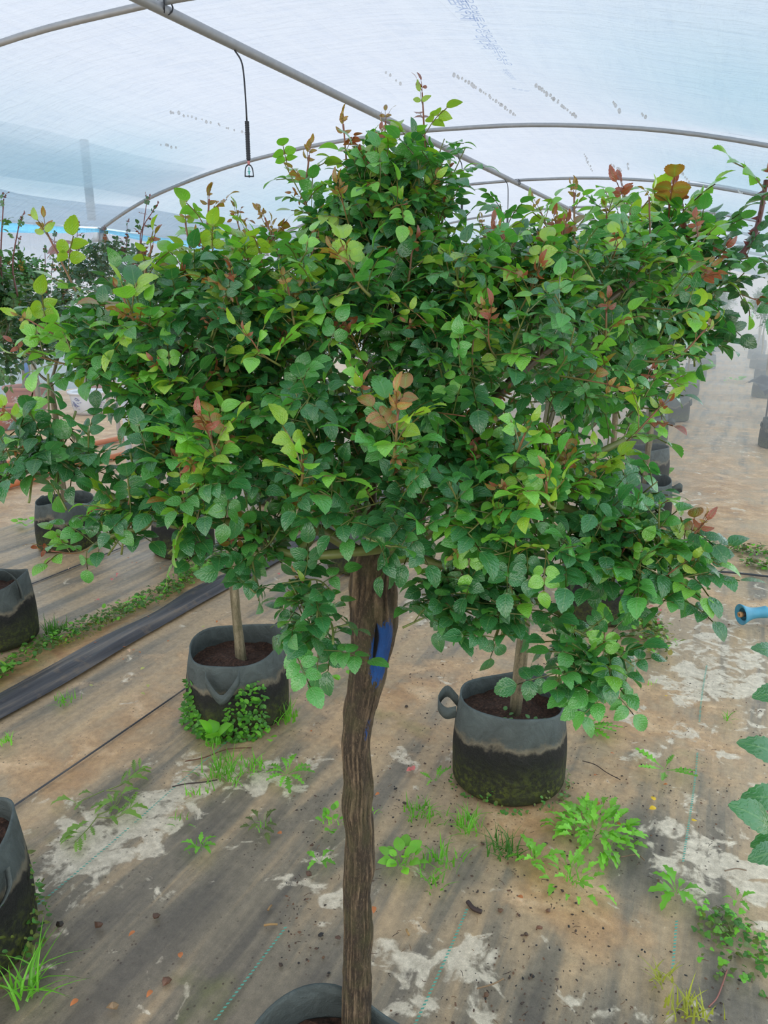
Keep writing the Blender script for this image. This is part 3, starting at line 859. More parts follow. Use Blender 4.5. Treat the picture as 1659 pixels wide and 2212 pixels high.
def leaf_proto(seed, n_side=2, detail=10, scale=1.0, slim=1.0, loose=1.0):
    """a compound rose leaf: rachis along +y, pairs of leaflets and one at the end, all one connected piece"""
    rg = random.Random(seed)
    Lr = (0.020 + 0.021 * n_side) * scale
    n = n_side + 2
    P = [np.array([0, Lr * t, 0.10 * Lr * math.sin(2.2 * t) - 0.10 * Lr * t * t]) for t in np.linspace(0, 1, n)]
    ts = [0.0] + [0.42 + 0.50 * k / max(1, n_side) for k in range(n_side)] + [1.0]
    P = [np.array([0, Lr * t, 0.12 * Lr * math.sin(2.0 * t) - 0.12 * Lr * t * t]) for t in ts]
    r = 0.0011 * scale
    V = []; F = []; U = []; R = []
    for p in P:
        for k in range(3):
            a = 2 * math.pi * k / 3 + math.pi / 2
            V.append(p + r * np.array([math.cos(a), 0, math.sin(a)])); U.append((0.5, 0)); R.append(1.0)
    for i in range(len(P) - 1):
        for k in range(3):
            a, b = i * 3 + k, i * 3 + (k + 1) % 3
            F += [(a, b, b + 3), (a, b + 3, a + 3)]
    V = [np.array(v) for v in V]
    def attach(vidx, base, ang, L, Wd, pitch, roll):
        lv, lf, lu = leaflet(L, Wd, detail, rg, rg.uniform(.08, .38), rg.uniform(.08, .30), detail >= 10)
        cr, sr = math.cos(roll), math.sin(roll)
        M1 = np.array([[cr, 0, sr], [0, 1, 0], [-sr, 0, cr]])
        cpn, spn = math.cos(pitch), math.sin(pitch)
        M2 = np.array([[1, 0, 0], [0, cpn, -spn], [0, spn, cpn]])
        ca, sa = math.cos(ang), math.sin(ang)
        M3 = np.array([[ca, sa, 0], [-sa, ca, 0], [0, 0, 1]])
        lv = lv @ (M3 @ M2 @ M1).T + base
        off = len(V) - 1
        idx = lambda j: vidx if j == 0 else off + j
        for f in lf:
            F.append(tuple(idx(j) for j in f))
        for j in range(1, len(lv)):
            V.append(lv[j]); U.append(tuple(lu[j])); R.append(0.0)
    sc = scale
    for k in range(n_side):
        i = k + 1
        grow = 0.82 + 0.18 * (k + 1) / n_side
        for s in (-1, 1):
            a = s * rg.uniform(1.0, 1.45)
            L = sc * rg.uniform(.026, .031) * grow
            attach(i * 3 + (1 if s < 0 else 2), P[i], a, L, L * rg.uniform(.70, .85) * slim, rg.uniform(-.35, .15), rg.uniform(-.3, .3) * loose)
    L = sc * rg.uniform(.032, .038)
    attach((len(P) - 1) * 3, P[-1], rg.uniform(-.15, .15), L, L * rg.uniform(.66, .80) * slim, rg.uniform(-.45, .1), rg.uniform(-.25, .25))
    return np.array(V), np.array(F), np.array(U, float), np.array(R)

def colour_leaf(U, R, cls, rg):
    a, b = np.array(CLS[cls][0]), np.array(CLS[cls][1])
    e = np.clip(np.abs(U[:, 0]) * 0.8 + U[:, 1] * 0.3, 0, 1)[:, None]
    c = a * (1 - e) + b * e
    stem = np.array((0.15, 0.20, 0.05)) if cls in ('dark', 'mid', 'bdark', 'bmid') else np.array((0.28, 0.10, 0.05))
    if cls in ('lime', 'bright'): stem = np.array((0.26, 0.22, 0.06))
    return np.where(R[:, None] > .5, stem, c)

HI = [leaf_proto(100 + k, 2 if k % 4 else 1, 15) for k in range(10)] + [leaf_proto(130, 3, 15)]
LO = [leaf_proto(200 + k, 2 if k % 3 else 1, 7) for k in range(8)]
FAR = [leaf_proto(300 + k, 2 if k % 2 else 1, 3) for k in range(6)]
TIP = [leaf_proto(400 + k, 1, 12, 0.85, 0.62, 0.4) for k in range(5)]
LEAF_MESH = {}
def leaf_mesh(setname, k, cls):
    key = (setname, k, cls)
    if key not in LEAF_MESH:
        V, F, U, R = {'HI': HI, 'LO': LO, 'FAR': FAR, 'TIP': TIP}[setname][k]
        LEAF_MESH[key] = make_mesh('leaf', V, F, colour_leaf(U, R, cls, None), U, True, M_LEAF)
    return LEAF_MESH[key]

def frame_of(a, n):
    a = nrm(a); n = np.asarray(n, float); n = n - a * (n @ a); n = nrm(n)
    x = np.cross(a, n)
    return np.stack([x, a, n], 1)      # columns: x, y, z

class Plant:
    """collects leaves (frame, position, size, class) and stems of one plant, then builds them"""
    def __init__(s, seed):
        s.rg = np.random.RandomState(seed); s.leaves = []; s.stems = []
    def leaf(s, p, a, n, size, cls, tip=False):
        s.leaves.append((np.asarray(p, float), frame_of(a, n), size * (.88 if cls in ('red', 'bronze') else 1.0), cls, tip))
    def shoot(s, pts, r0, nleaf, size=1.0, vigor=0.5, tstart=0.12, part=True, spread=0.9, red=False, dense=1.0, set_=None, tipcls=None):
        rg = s.rg
        P = spline(pts, 9)
        T = np.gradient(P, axis=0); T /= np.maximum(np.linalg.norm(T, axis=1, keepdims=True), 1e-9)
        R = np.linspace(r0, r0 * 0.5, 9)
        gcol, tcol = np.array((0.16, 0.22, 0.05)), (np.array((0.26, 0.075, 0.045)) if vigor > 0.5 else np.array((0.17, 0.19, 0.05)))
        if red: gcol = np.array((0.17, 0.06, 0.05)); tcol = np.array((0.22, 0.05, 0.045))
        s.stems.append((P, R, gcol, tcol, part))
        ph0 = rg.rand() * 6.28; hot = vigor > .80 or rg.rand() < .34
        for j in range(nleaf):
            t = tstart + (1 - tstart) * (j + 0.5 * rg.rand()) / nleaf
            f = t * 8; i = min(int(f), 7); q = f - i
            p = P[i] * (1 - q) + P[i + 1] * q; tg = nrm(T[i] * (1 - q) + T[i + 1] * q)
            ph = ph0 + j * 2.399 + rg.randn() * 0.25
            ref = np.array([0, 0, 1.0]) if abs(tg[2]) < .8 else np.array([1.0, 0, 0])
            e1 = nrm(np.cross(tg, ref)); e2 = np.cross(tg, e1)
            e = math.cos(ph) * e1 + math.sin(ph) * e2
            last = j >= nleaf - 2
            if vigor > 0.55:
                k = (j + 1) / nleaf
                if k > 0.86: cls = rg.choice(['red', 'bronze', 'lime'] if hot else ['lime', 'bright', 'lime']) if tipcls is None else tipcls
                elif k > 0.66: cls = rg.choice(['lime', 'bright', 'lime', 'bronze'] if hot else ['bright', 'lime', 'bright'])
                elif k > 0.35: cls = rg.choice(['bright', 'lime', 'mid', 'bright'])
                else: cls = rg.choice(['mid', 'mid', 'dark', 'bright'])
            elif vigor > 0.3:
                k = (j + 1) / nleaf
                cls = rg.choice(['bright', 'mid', 'mid']) if k > 0.6 else rg.choice(['mid', 'dark', 'dark'])
            else:
                cls = rg.choice(['dark', 'dark', 'mid', 'dark'])
            if set_ is not None: cls = rg.choice(set_)
            tip = vigor > 0.55 and last and j == nleaf - 1
            if tip:
                a = tg * 1.0 + e * 0.25; n = e + ZUP * 0.3; sz = size * rg.uniform(.8, 1.05)
            else:
                up_ = 0.5 if vigor > .5 else 0.22
                a = e * spread + tg * (0.30 + 0.35 * t) + ZUP * rg.uniform(-.15, up_)
                n = ZUP * (1.5 if vigor > .35 else 1.0) + tg * 0.30 - e * 0.12 + rg.randn(3) * 0.24
                sz = size * rg.uniform(.82, 1.15) * (1.0 - 0.25 * max(0, t - .6))
            s.leaf(p, a, n, sz, cls, tip)
        if vigor > 0.55:     # folded young leaves at the very tip
            for _ in range(2 if hot else 1):
                s.leaf(P[-1], T[-1] + rg.randn(3) * .22, rg.randn(3), size * rg.uniform(.45, .75), rg.choice(['red', 'bronze', 'bronze']) if tipcls is None else tipcls, True)
    def crown(s, blobs, n, size=1.0, young=0.45, L=(.07, .15), r0=.0016, nl=(4, 7), outw=1.0, set_=None, part_p=0.4, tipcls=None, lowcut=-0.65):
        rg = s.rg
        wts = np.array([b[2] for b in blobs], float); wts /= wts.sum()
        for _ in range(n):
            c, rad, _w = blobs[rg.choice(len(blobs), p=wts)]
            d = nrm(rg.randn(3))
            if d[2] < lowcut: d[2] = -d[2]
            rho = rg.uniform(.35, 1.0) ** 0.5
            tip = c + np.asarray(rad) * d * rho
            sd = nrm(d * outw + ZUP * rg.uniform(.1, 1.0) + rg.randn(3) * .35)
            ln = rg.uniform(*L)
            top = d[2] * rho
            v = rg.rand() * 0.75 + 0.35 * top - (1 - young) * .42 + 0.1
            base = tip - sd * ln
            mid = (tip + base) / 2 + rg.randn(3) * ln * .08
            s.shoot([base, mid, tip], r0, rg.randint(nl[0], nl[1] + 1), size, v, part=rg.rand() < part_p, set_=set_, tipcls=tipcls)
    def fill(s, blobs, n, size=1.0, cls=('dark', 'dark', 'mid'), shrink=.8):  # dark default tints paint in the shade inside the crown
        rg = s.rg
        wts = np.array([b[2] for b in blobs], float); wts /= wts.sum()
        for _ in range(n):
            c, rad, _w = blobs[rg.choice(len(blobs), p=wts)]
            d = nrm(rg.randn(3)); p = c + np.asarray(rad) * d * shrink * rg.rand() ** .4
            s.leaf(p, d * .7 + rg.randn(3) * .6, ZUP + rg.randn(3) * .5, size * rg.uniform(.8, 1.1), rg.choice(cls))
    def build(s, root, n_parts, hi='HI', lo='LO', max_shoots=120, cell=22, fol='foliage'):
        """the leaves that show largest become parts of their own, the rest one foliage part"""
        o = np.array(root.location)
        n = len(s.leaves)
        cen = np.array([l[0] + l[1][:, 1] * 0.035 * l[2] for l in s.leaves])
        q = cen - CAMP; w = q @ FW
        px = 829.5 + FPX * (q @ RT) / np.maximum(w, .05); py = 1106 - FPX * (q @ UP) / np.maximum(w, .05)
        inside = (px > -40) & (px < 1700) & (py > -40) & (py < 2250) & (w > .1)
        cellid = (px // cell).astype(int) * 1000 + (py // cell).astype(int)
        order = np.argsort(w); rank = {}; score = np.full(n, 1e9)
        for i in order:
            if not inside[i]: continue
            k = rank.get(cellid[i], 0); rank[cellid[i]] = k + 1
            score[i] = w[i] / s.leaves[i][2] * (1 + 0.9 * k)
        pick = set(np.argsort(score)[:n_parts].tolist()) if n_parts else set()
        pick = {i for i in pick if score[i] < 1e8}
        sets = {'HI': HI, 'LO': LO, 'FAR': FAR}
        V, F, C, U = [], [], [], []; off = 0
        for i, (p, M, size, cls, tip) in enumerate(s.leaves):
            nm = 'TIP' if (tip and hi == 'HI') else (hi if i in pick else lo)
            pr = TIP if nm == 'TIP' else sets[nm]
            k = int(s.rg.randint(len(pr)))
            if i in pick:
                ob = bpy.data.objects.new('leaf', leaf_mesh(nm, k, cls)); COL.objects.link(ob); ob.parent = root
                m4 = np.eye(4); m4[:3, :3] = M * size; m4[:3, 3] = p - o
                ob.matrix_local = Matrix(m4.tolist())
            else:
                v, f, u, r = pr[k]
                V.append(v * size @ M.T + (p - o)); F.append(f + off); off += len(v)
                hv = s.rg.uniform(.82, 1.18)
                C.append(colour_leaf(u, r, cls, None) * hv); U.append(np.concatenate([u, np.full((len(u), 1), s.rg.rand() * 50)], 1))
        if V:
            link(fol, make_mesh(fol, np.concatenate(V), np.concatenate(F), np.clip(np.concatenate(C), 0, 1), np.concatenate(U), True, M_LEAF), root, kind='stuff')
        rest = MB(); k = 0
        for (P, R, g, t, part) in s.stems:
            Vs, Fs = tube(P - o, R, 6)
            tt = np.clip(np.linalg.norm(Vs - (P[0] - o), axis=1) / max(np.linalg.norm(P[-1] - P[0]), 1e-6), 0, 1)[:, None]
            cc = g * (1 - tt) + t * tt
            if part and k < max_shoots:
                link('shoot', make_mesh('shoot', Vs, Fs, cc, None, True, M_STEM), root); k += 1
            else:
                rest.add(Vs, Fs, cc)
        if rest.n:
            link('twigs', rest.mesh('twigs', M_STEM), root, kind='stuff')

def pblob(px, py, w, rx, ry, rd, wt=1.0):
    """ellipsoid of foliage centred on the point seen at (px, py), depth w; radii in metres from its apparent size"""
    return (at(px, py, w), (rx * w / FPX, rd, ry * w / FPX), wt)

def branch(root, pts, r0, r1, name='branch', mat=None, n=16, seg=9, knots=True, seed=0, col=(0.16, 0.20, 0.06)):
    o = np.array(root.location); rg = np.random.RandomState(seed + 11)
    P = spline(pts, n); R = np.linspace(r0, r1, n) * (1 + (rg.rand(n) * .16 if knots else 0))
    V, F = tube(P - o, R, seg)
    return link(name, make_mesh(name, V, F, col, None, True, mat or M_STEM), root)

# ------------------------------------------------------------------ pots
def bag_parts(r, h, seed, rim_fn=None, soil=0.74, n=56, handles=(), squash=1.0):
    """a soft fabric grow bag: (bag mesh, handle meshes, soil mesh)"""
    rg = np.random.RandomState(seed)
    ang = np.arange(n) * 2 * math.pi / n
    ph = rg.rand(6) * 6.28
    def rad(t):
        b = r * (1.04 + 0.05 * math.sin(math.pi * min(t * 1.05, 1)) - 0.10 * t)
        wob = 0.012 * np.sin(2 * ang + ph[0]) + 0.010 * np.sin(3 * ang + ph[1]) * t + 0.006 * np.sin(7 * ang + ph[2]) + 0.016 * t ** 4 * np.sin(5 * ang + ph[3])
        return b * (1 + wob)
    rim = h * (1 + 0.035 * np.sin(2 * ang + ph[4]) + 0.03 * np.sin(3 * ang + ph[5]))
    if rim_fn is not None: rim = rim * rim_fn(ang)
    rows = []; hs = []
    ts = [0.0, 0.03, 0.08, 0.2, 0.35, 0.5, 0.62, 0.74, 0.84, 0.92, 0.97, 1.0]
    for t in ts:
        rr = rad(t) * (0.965 if t == 0 else 1.0); z = rim * t if t > .6 else h * t * (1 - t / .6) + rim * t * (t / .6)
        rows.append(np.stack([rr * np.cos(ang), rr * np.sin(ang) * squash, z], 1)); hs.append(np.full(n, t))
    for t in (1.0, 0.97, 0.9, 0.8, 0.70, 0.62):
        rr = rad(t) - 0.005; z = rim * t + (0.001 if t == 1.0 else 0)
        rows.append(np.stack([rr * np.cos(ang), rr * np.sin(ang) * squash, z], 1)); hs.append(np.full(n, max(t, .85)))
    m = len(rows); V = np.concatenate(rows); hv = np.concatenate(hs)
    F = []
    for i in range(m - 1):
        for k in range(n):
            k2 = (k + 1) % n; a, b = i * n, (i + 1) * n
            F += [(a + k, a + k2, b + k2), (a + k, b + k2, b + k)]
    c = len(V); V = np.concatenate([V, [[0, 0, 0.002]]]); hv = np.append(hv, 0)
    F += [(c, (k + 1) % n, k) for k in range(n)]
    bag = make_mesh('grow_bag', V, F, np.stack([hv, hv * 0, hv * 0], 1), None, True, M_BAG)
    hm = []
    for (a, kind) in handles:
        e = np.array([math.cos(a), math.sin(a), 0]); tdir = np.array([-math.sin(a), math.cos(a), 0])
        e2 = np.array([e[0], e[1] * squash, 0])
        wd = 0.040
        if kind == 'out':      # loop standing out sideways
            pts = [e2 * r * .995 + ZUP * h * .80 - tdir * .02, e2 * r * 1.22 + ZUP * h * .90 - tdir * .03, e2 * r * 1.36 + ZUP * h * .80 + tdir * .0, e2 * r * 1.2 + ZUP * h * .74 + tdir * .03, e2 * r * .995 + ZUP * h * .78 + tdir * .035]
            wv = ZUP * wd
        elif kind == 'up':     # strap standing above the rim
            pts = [e2 * r * 1.0 + ZUP * h * .74 - tdir * .075, e2 * r * 1.0 + ZUP * h * 1.02 - tdir * .072, e2 * r * 1.0 + ZUP * h * 1.24 - tdir * .04, e2 * r * 1.0 + ZUP * h * 1.27 + tdir * .01, e2 * r * 1.0 + ZUP * h * 1.05 + tdir * .06, e2 * r * 1.0 + ZUP * h * .74 + tdir * .075]
            wv = e * .034
        elif kind == 'flap':   # strap hanging open below the rim
            pts = [e2 * r * 1.0 + ZUP * h * .84 - tdir * .062, e2 * r * 1.10 + ZUP * h * .78 - tdir * .055, e2 * r * 1.24 + ZUP * h * .60 + tdir * .0, e2 * r * 1.10 + ZUP * h * .80 + tdir * .05, e2 * r * 1.0 + ZUP * h * .88 + tdir * .055]
            wv = ZUP * wd * .95
        else:                  # strap lying against the side
            pts = [e2 * r * 1.0 + ZUP * h * .86 - tdir * .05, e2 * r * 1.06 + ZUP * h * .72 - tdir * .04, e2 * r * 1.07 + ZUP * h * .62, e2 * r * 1.06 + ZUP * h * .72 + tdir * .04, e2 * r * 1.0 + ZUP * h * .86 + tdir * .05]
            wv = e * wd * .5 + ZUP * wd * .5
        P = spline(pts, 18)
        T = np.gradient(P, axis=0); T /= np.linalg.norm(T, axis=1, keepdims=True)
        N = np.cross(T, wv); N /= np.maximum(np.linalg.norm(N, axis=1, keepdims=True), 1e-6)
        rowsH = [P + wv / 2 + N * .0015, P - wv / 2 + N * .0015, P - wv / 2 - N * .0015, P + wv / 2 - N * .0015]
        VH = np.concatenate(rowsH); FH = []
        for k in range(4):
            a0, b0 = k * 18, ((k + 1) % 4) * 18
            for i in range(17):
                FH += [(a0 + i, b0 + i, b0 + i + 1), (a0 + i, b0 + i + 1, a0 + i + 1)]
        hm.append(make_mesh('handle', VH, FH, (0.93, 0, 0), None, True, M_BAG))
    # soil
    sv = []; nr = 12
    for i in range(nr + 1):
        q = i / nr
        for k in range(n):
            rr = (rad(soil)[k] - 0.002) * q
            x, y = rr * ang_c[k] if False else rr * math.cos(ang[k]), rr * math.sin(ang[k]) * squash
            sv.append((x, y, h * soil))
    sv = np.array(sv)
    sv[:, 2] += (fbm(sv[:, 0] * 28 + seed, sv[:, 1] * 28 + 4, 4) - 0.5) * 0.035 + 0.015 * (1 - np.hypot(sv[:, 0], sv[:, 1]) / r)
    sf = []
    for i in range(nr):
        for k in range(n):
            k2 = (k + 1) % n; a, b = i * n, (i + 1) * n
            sf += [(a + k, b + k, b + k2), (a + k, b + k2, a + k2)]
    so = make_mesh('soil', sv, sf, None, None, False, M_SOIL)
    return bag, hm, so
ang_c = None

def put_pot(root, parts):
    b = link('grow_bag', parts[0], root)
    for hmesh in parts[1]:
        link('handle', hmesh, b)
    link('soil', parts[2], root)
    return b

def trunk_mesh(P, R, seg=20, seed=0, rough=.08):
    P = np.asarray(P); m = len(P)
    V, F = tube(P, R, seg)
    i = np.repeat(np.arange(m), seg); k = np.tile(np.arange(seg), m)
    a = k * 2 * math.pi / seg
    d = (fbm(np.cos(a) * 2.2 + 5 + seed, np.sin(a) * 2.2 + i * 0.22 + 3, 4) - .5) * 2 * rough
    c = np.repeat(P, seg, 0)
    V[:m * seg] = c + (V[:m * seg] - c) * (1 + d)[:, None]
    return V, F, np.append(d / rough * .5 + .5, [.5, .5])

def stock(root, pts, r0, r1, n=22, seed=0, name='trunk'):
    o = np.array(root.location)
    P = spline(pts, n) - o
    R = np.linspace(r0, r1, n) * (1 + .12 * np.sin(np.linspace(0, 9, n) + seed)); R[0] *= 1.25
    V, F, d = trunk_mesh(P, R, 16, seed)
    return link(name, make_mesh(name, V, F, np.stack([d * 0, d, d * 0], 1), None, True, M_BARK2), root)

# ------------------------------------------------------------------ the big rose standard in front
MAIN = (-0.085, 0.905, 0.0)
main = thing('potted_rose_tree', MAIN, 'big bushy standard rose with thick gnarled trunk daubed in blue paint', 'rose tree')
put_pot(main, bag_parts(0.175, 0.285, 3, lambda a: 1.03 + 0.16 * np.exp(-((np.mod(a - 1.95 + math.pi, 2 * math.pi) - math.pi) / .75) ** 2) - 0.14 * np.exp(-((np.mod(a - 1.0 + math.pi, 2 * math.pi) - math.pi) / .38) ** 2), handles=[(-0.4, 'side'), (2.7, 'side')], soil=.86))
# trunk: rings of a gnarled stem, with a hollow wound and paint round it
TR = [(771, 2290, 58), (772, 2212, 57), (773, 2150, 56), (771, 2080, 53), (774, 2000, 55), (772, 1930, 51), (777, 1870, 58), (776, 1800, 53), (771, 1740, 60), (775, 1690, 58), (770, 1620, 56), (774, 1560, 58), (783, 1510, 64), (792, 1460, 72), (801, 1400, 80), (806, 1350, 90), (806, 1290, 92), (808, 1240, 90), (815, 1205, 88), (826, 1180, 74)]
def trunk_pts():
    P, R = [], []
    for i, (x, y, wd) in enumerate(TR):
        t = i / (len(TR) - 1)
        Y = 1.04 + 0.03 * t
        v = FW * FPX + RT * (x - 829.5) - UP * (y - 1106)
        p = CAMP + v * (Y / v[1])
        P.append(p); R.append(wd * 1.13 * depth(p) / FPX / 2)
    return np.array(P), np.array(R)
TP, TRad = trunk_pts()
def main_trunk():
    n, seg = 240, 72
    P = spline(TP, n)
    R = np.interp(np.linspace(0, 1, n), np.linspace(0, 1, len(TRad)), TRad)
    V, F = tube(P, R, seg, cap=True)
    m = n * seg
    i = np.repeat(np.arange(n), seg); k = np.tile(np.arange(seg), n)
    c = np.repeat(P, seg, 0)
    out_ = V[:m] - c; out_ /= np.linalg.norm(out_, axis=1, keepdims=True)
    az = np.arctan2(out_[:, 1], out_[:, 0]); z = c[:, 2]
    cx, cy = np.cos(az), np.sin(az)
    nz = fbm(cx * 1.2 + 4 + cy * .9, z * 9 + cy * 1.3, 3) - .5 + .25 * (fbm(cx * 2.5 + 40, z * 24 + cy * 2.5, 2) - .5)
    fi = fbm(az * 7.5 + 30, z * 13 + 5 + 2 * fbm(az * 2, z * 6, 2), 4)
    fi2 = fbm(az * 20 + 60, z * 34 + 2, 3)
    ridge = np.abs(fi - .5) * 2
    d = nz * 0.20 + (ridge - .35) * 0.20 + (fi2 - .5) * 0.11
    crack = np.clip(1 - ridge * 3.2, 0, 1)
    # paint and wound on the side facing right of the camera
    ctr = np.array([at(836, 1395, depth(TP[14]))[2]])[0]
    da = np.mod(az - (-1.02) + math.pi, 2 * math.pi) - math.pi
    dz = (z - ctr)
    paint = np.clip(1.15 - np.hypot(da / 0.62, dz / 0.055) ** 2 * .75, 0, 1)
    drip = np.clip(.75 - np.hypot((da - .15) / .35, (dz + .13) / .045), 0, .5)
    paint = np.maximum(paint, drip)
    hole = np.exp(-((da + .32 + dz * 1.2) / 0.11) ** 2 - ((dz - .016) / .036) ** 2)
    hole2 = np.exp(-((da + .55) / .2) ** 2 - ((dz + .064) / .012) ** 2)
    lip = np.exp(-((da - .12) / .3) ** 2 - ((dz - .022) / .03) ** 2)
    d = d - 0.42 * hole - .2 * hole2 + 0.13 * lip
    g = np.clip(ridge * .9 + (fi2 - .5) * .5, 0, 1)
    V[:m] = c + out_ * (R[i] * (1 + d))[:, None]
    g = np.clip(ridge * 1.25 - .05 + (fi2 - .5) * .8, 0, 1)
    C = np.stack([paint * (1 - hole2), g, np.clip(hole * 1.3 + hole2 * .6, 0, 1)], 1)
    C = np.concatenate([C, [[0, .5, 0], [0, .5, 0]]])
    o = np.array(MAIN)
    return make_mesh('trunk', V - o, F, C, None, True, M_BARK)
link('trunk', main_trunk(), main)
DT = depth(TP[-1])
top = TP[-2]
# limbs
LIMBS = [
    ([at(812, 1230, DT), at(850, 1185, DT - .05), at(800, 1188, DT - .10), at(720, 1197, DT - .13), at(655, 1200, DT - .14), at(600, 1190, DT - .13)], .0075, .005),
    ([at(640, 1200, DT - .14), at(672, 1160, DT - .13), at(690, 1090, DT - .1), at(700, 1000, DT - .08)], .006, .004),
    ([at(835, 1215, DT), at(890, 1203, DT - .05), at(950, 1220, DT - .09), at(1010, 1235, DT - .12), at(1080, 1270, DT - .1)], .007, .004),
    ([at(850, 1210, DT), at(900, 1130, DT), at(930, 1040, DT), at(980, 950, DT + .05), at(1050, 880, DT + .1)], .011, .006),
    ([at(820, 1210, DT), at(800, 1100, DT + .05), at(810, 950, DT + .08), at(850, 750, DT + .1), at(870, 560, DT + .1)], .012, .005),
    ([at(800, 1210, DT), at(680, 1140, DT - .02), at(560, 1135, DT - .06), at(500, 1128, DT - .1), at(400, 1135, DT - .13), at(330, 1115, DT - .14), at(260, 1085, DT - .15), at(180, 1030, DT - .16), at(100, 970, DT - .17), at(30, 920, DT - .18)], .009, .003),
    ([at(330, 1115, DT - .14), at(310, 1140, DT - .15), at(260, 1150, DT - .15), at(200, 1180, DT - .15)], .004, .002),
    ([at(350, 1125, DT - .14), at(290, 1100, DT - .14), at(210, 1060, DT - .15)], .004, .002),
    ([at(860, 1200, DT), at(1000, 1100, DT - .05), at(1130, 1060, DT - .1), at(1250, 1000, DT - .1), at(1350, 950, DT - .1)], .009, .004),
    ([at(1080, 1270, DT - .1), at(1180, 1310, DT - .12), at(1240, 1350, DT - .15)], .004, .0025),
    ([at(1130, 1060, DT - .1), at(1250, 1110, DT - .15), at(1360, 1180, DT - .18), at(1440, 1200, DT - .2)], .006, .003),
    ([at(810, 1150, DT + .05), at(650, 950, DT + .05), at(480, 800, DT), at(300, 720, DT - .05)], .010, .004),
    ([at(900, 1080, DT + .05), at(1080, 850, DT + .1), at(1250, 700, DT + .1), at(1380, 600, DT + .1)], .010, .004),
]
for k, (pts, r0, r1) in enumerate(LIMBS):
    branch(main, pts, r0, r1, 'branch', None, 22, 9, True, k, (0.15, 0.185, 0.05) if k not in (3, 4, 11, 12) else (0.10, 0.075, 0.045))
# sawn-off stub
st = branch(main, [at(575, 1142, DT - .07), at(530, 1150, DT - .08), at(482, 1152, DT - .09)], .010, .0095, 'cut_stub', M_CUT, 14, 10, True, 3)
branch(main, [at(345, 1120, DT - .14), at(342, 1075, DT - .14), at(339, 1035, DT - .14)], .0035, .003, 'cut_stub', M_CUT, 8, 8, True, 5)

mp_ = Plant(42)
W0 = 1.18
BL = [pblob(800, 790, W0, 400, 230, .32, 5), pblob(1090, 760, W0, 290, 225, .30, 3.8), pblob(850, 1010, W0 - .08, 330, 130, .28, 3.0), pblob(410, 715, W0 - .05, 270, 115, .24, 2.6), pblob(850, 420, W0 + .04, 150, 110, .13, 1.3),
      pblob(400, 850, W0 - .1, 120, 90, .18, 1.1), pblob(480, 960, W0 - .12, 200, 130, .20, 1.6), pblob(1130, 1080, W0 - .15, 225, 150, .2, 2.3), pblob(1250, 620, W0 + .05, 260, 140, .26, 2.0),
      pblob(620, 620, W0, 260, 110, .26, 1.8), pblob(830, 520, W0 + .05, 190, 130, .18, 1.7), pblob(1360, 1200, W0 - .2, 130, 60, .10, .8), pblob(1000, 620, W0, 230, 110, .26, 1.5)]
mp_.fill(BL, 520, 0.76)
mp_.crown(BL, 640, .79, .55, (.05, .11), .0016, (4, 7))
# drooping lower fringes, older leaves
LOWB = [pblob(672, 1300, W0 - .2, 62, 70, .05, 1.1), pblob(560, 1170, W0 - .16, 70, 60, .06, .7), pblob(1000, 1255, W0 - .17, 90, 55, .06, 1.0), pblob(1260, 1410, W0 - .22, 90, 50, .06, 1.0), pblob(1090, 1275, W0 - .2, 80, 50, .06, .7),
        pblob(110, 965, W0 - .22, 120, 42, .06, .9), pblob(250, 1090, W0 - .2, 120, 35, .06, .7), pblob(410, 1110, W0 - .18, 90, 50, .06, .6), pblob(1430, 1180, W0 - .24, 90, 55, .07, .9)]
mp_.crown(LOWB, 64, 0.78, .22, (.05, .11), .0015, (3, 6), 1.0, None, .8, None, -1)
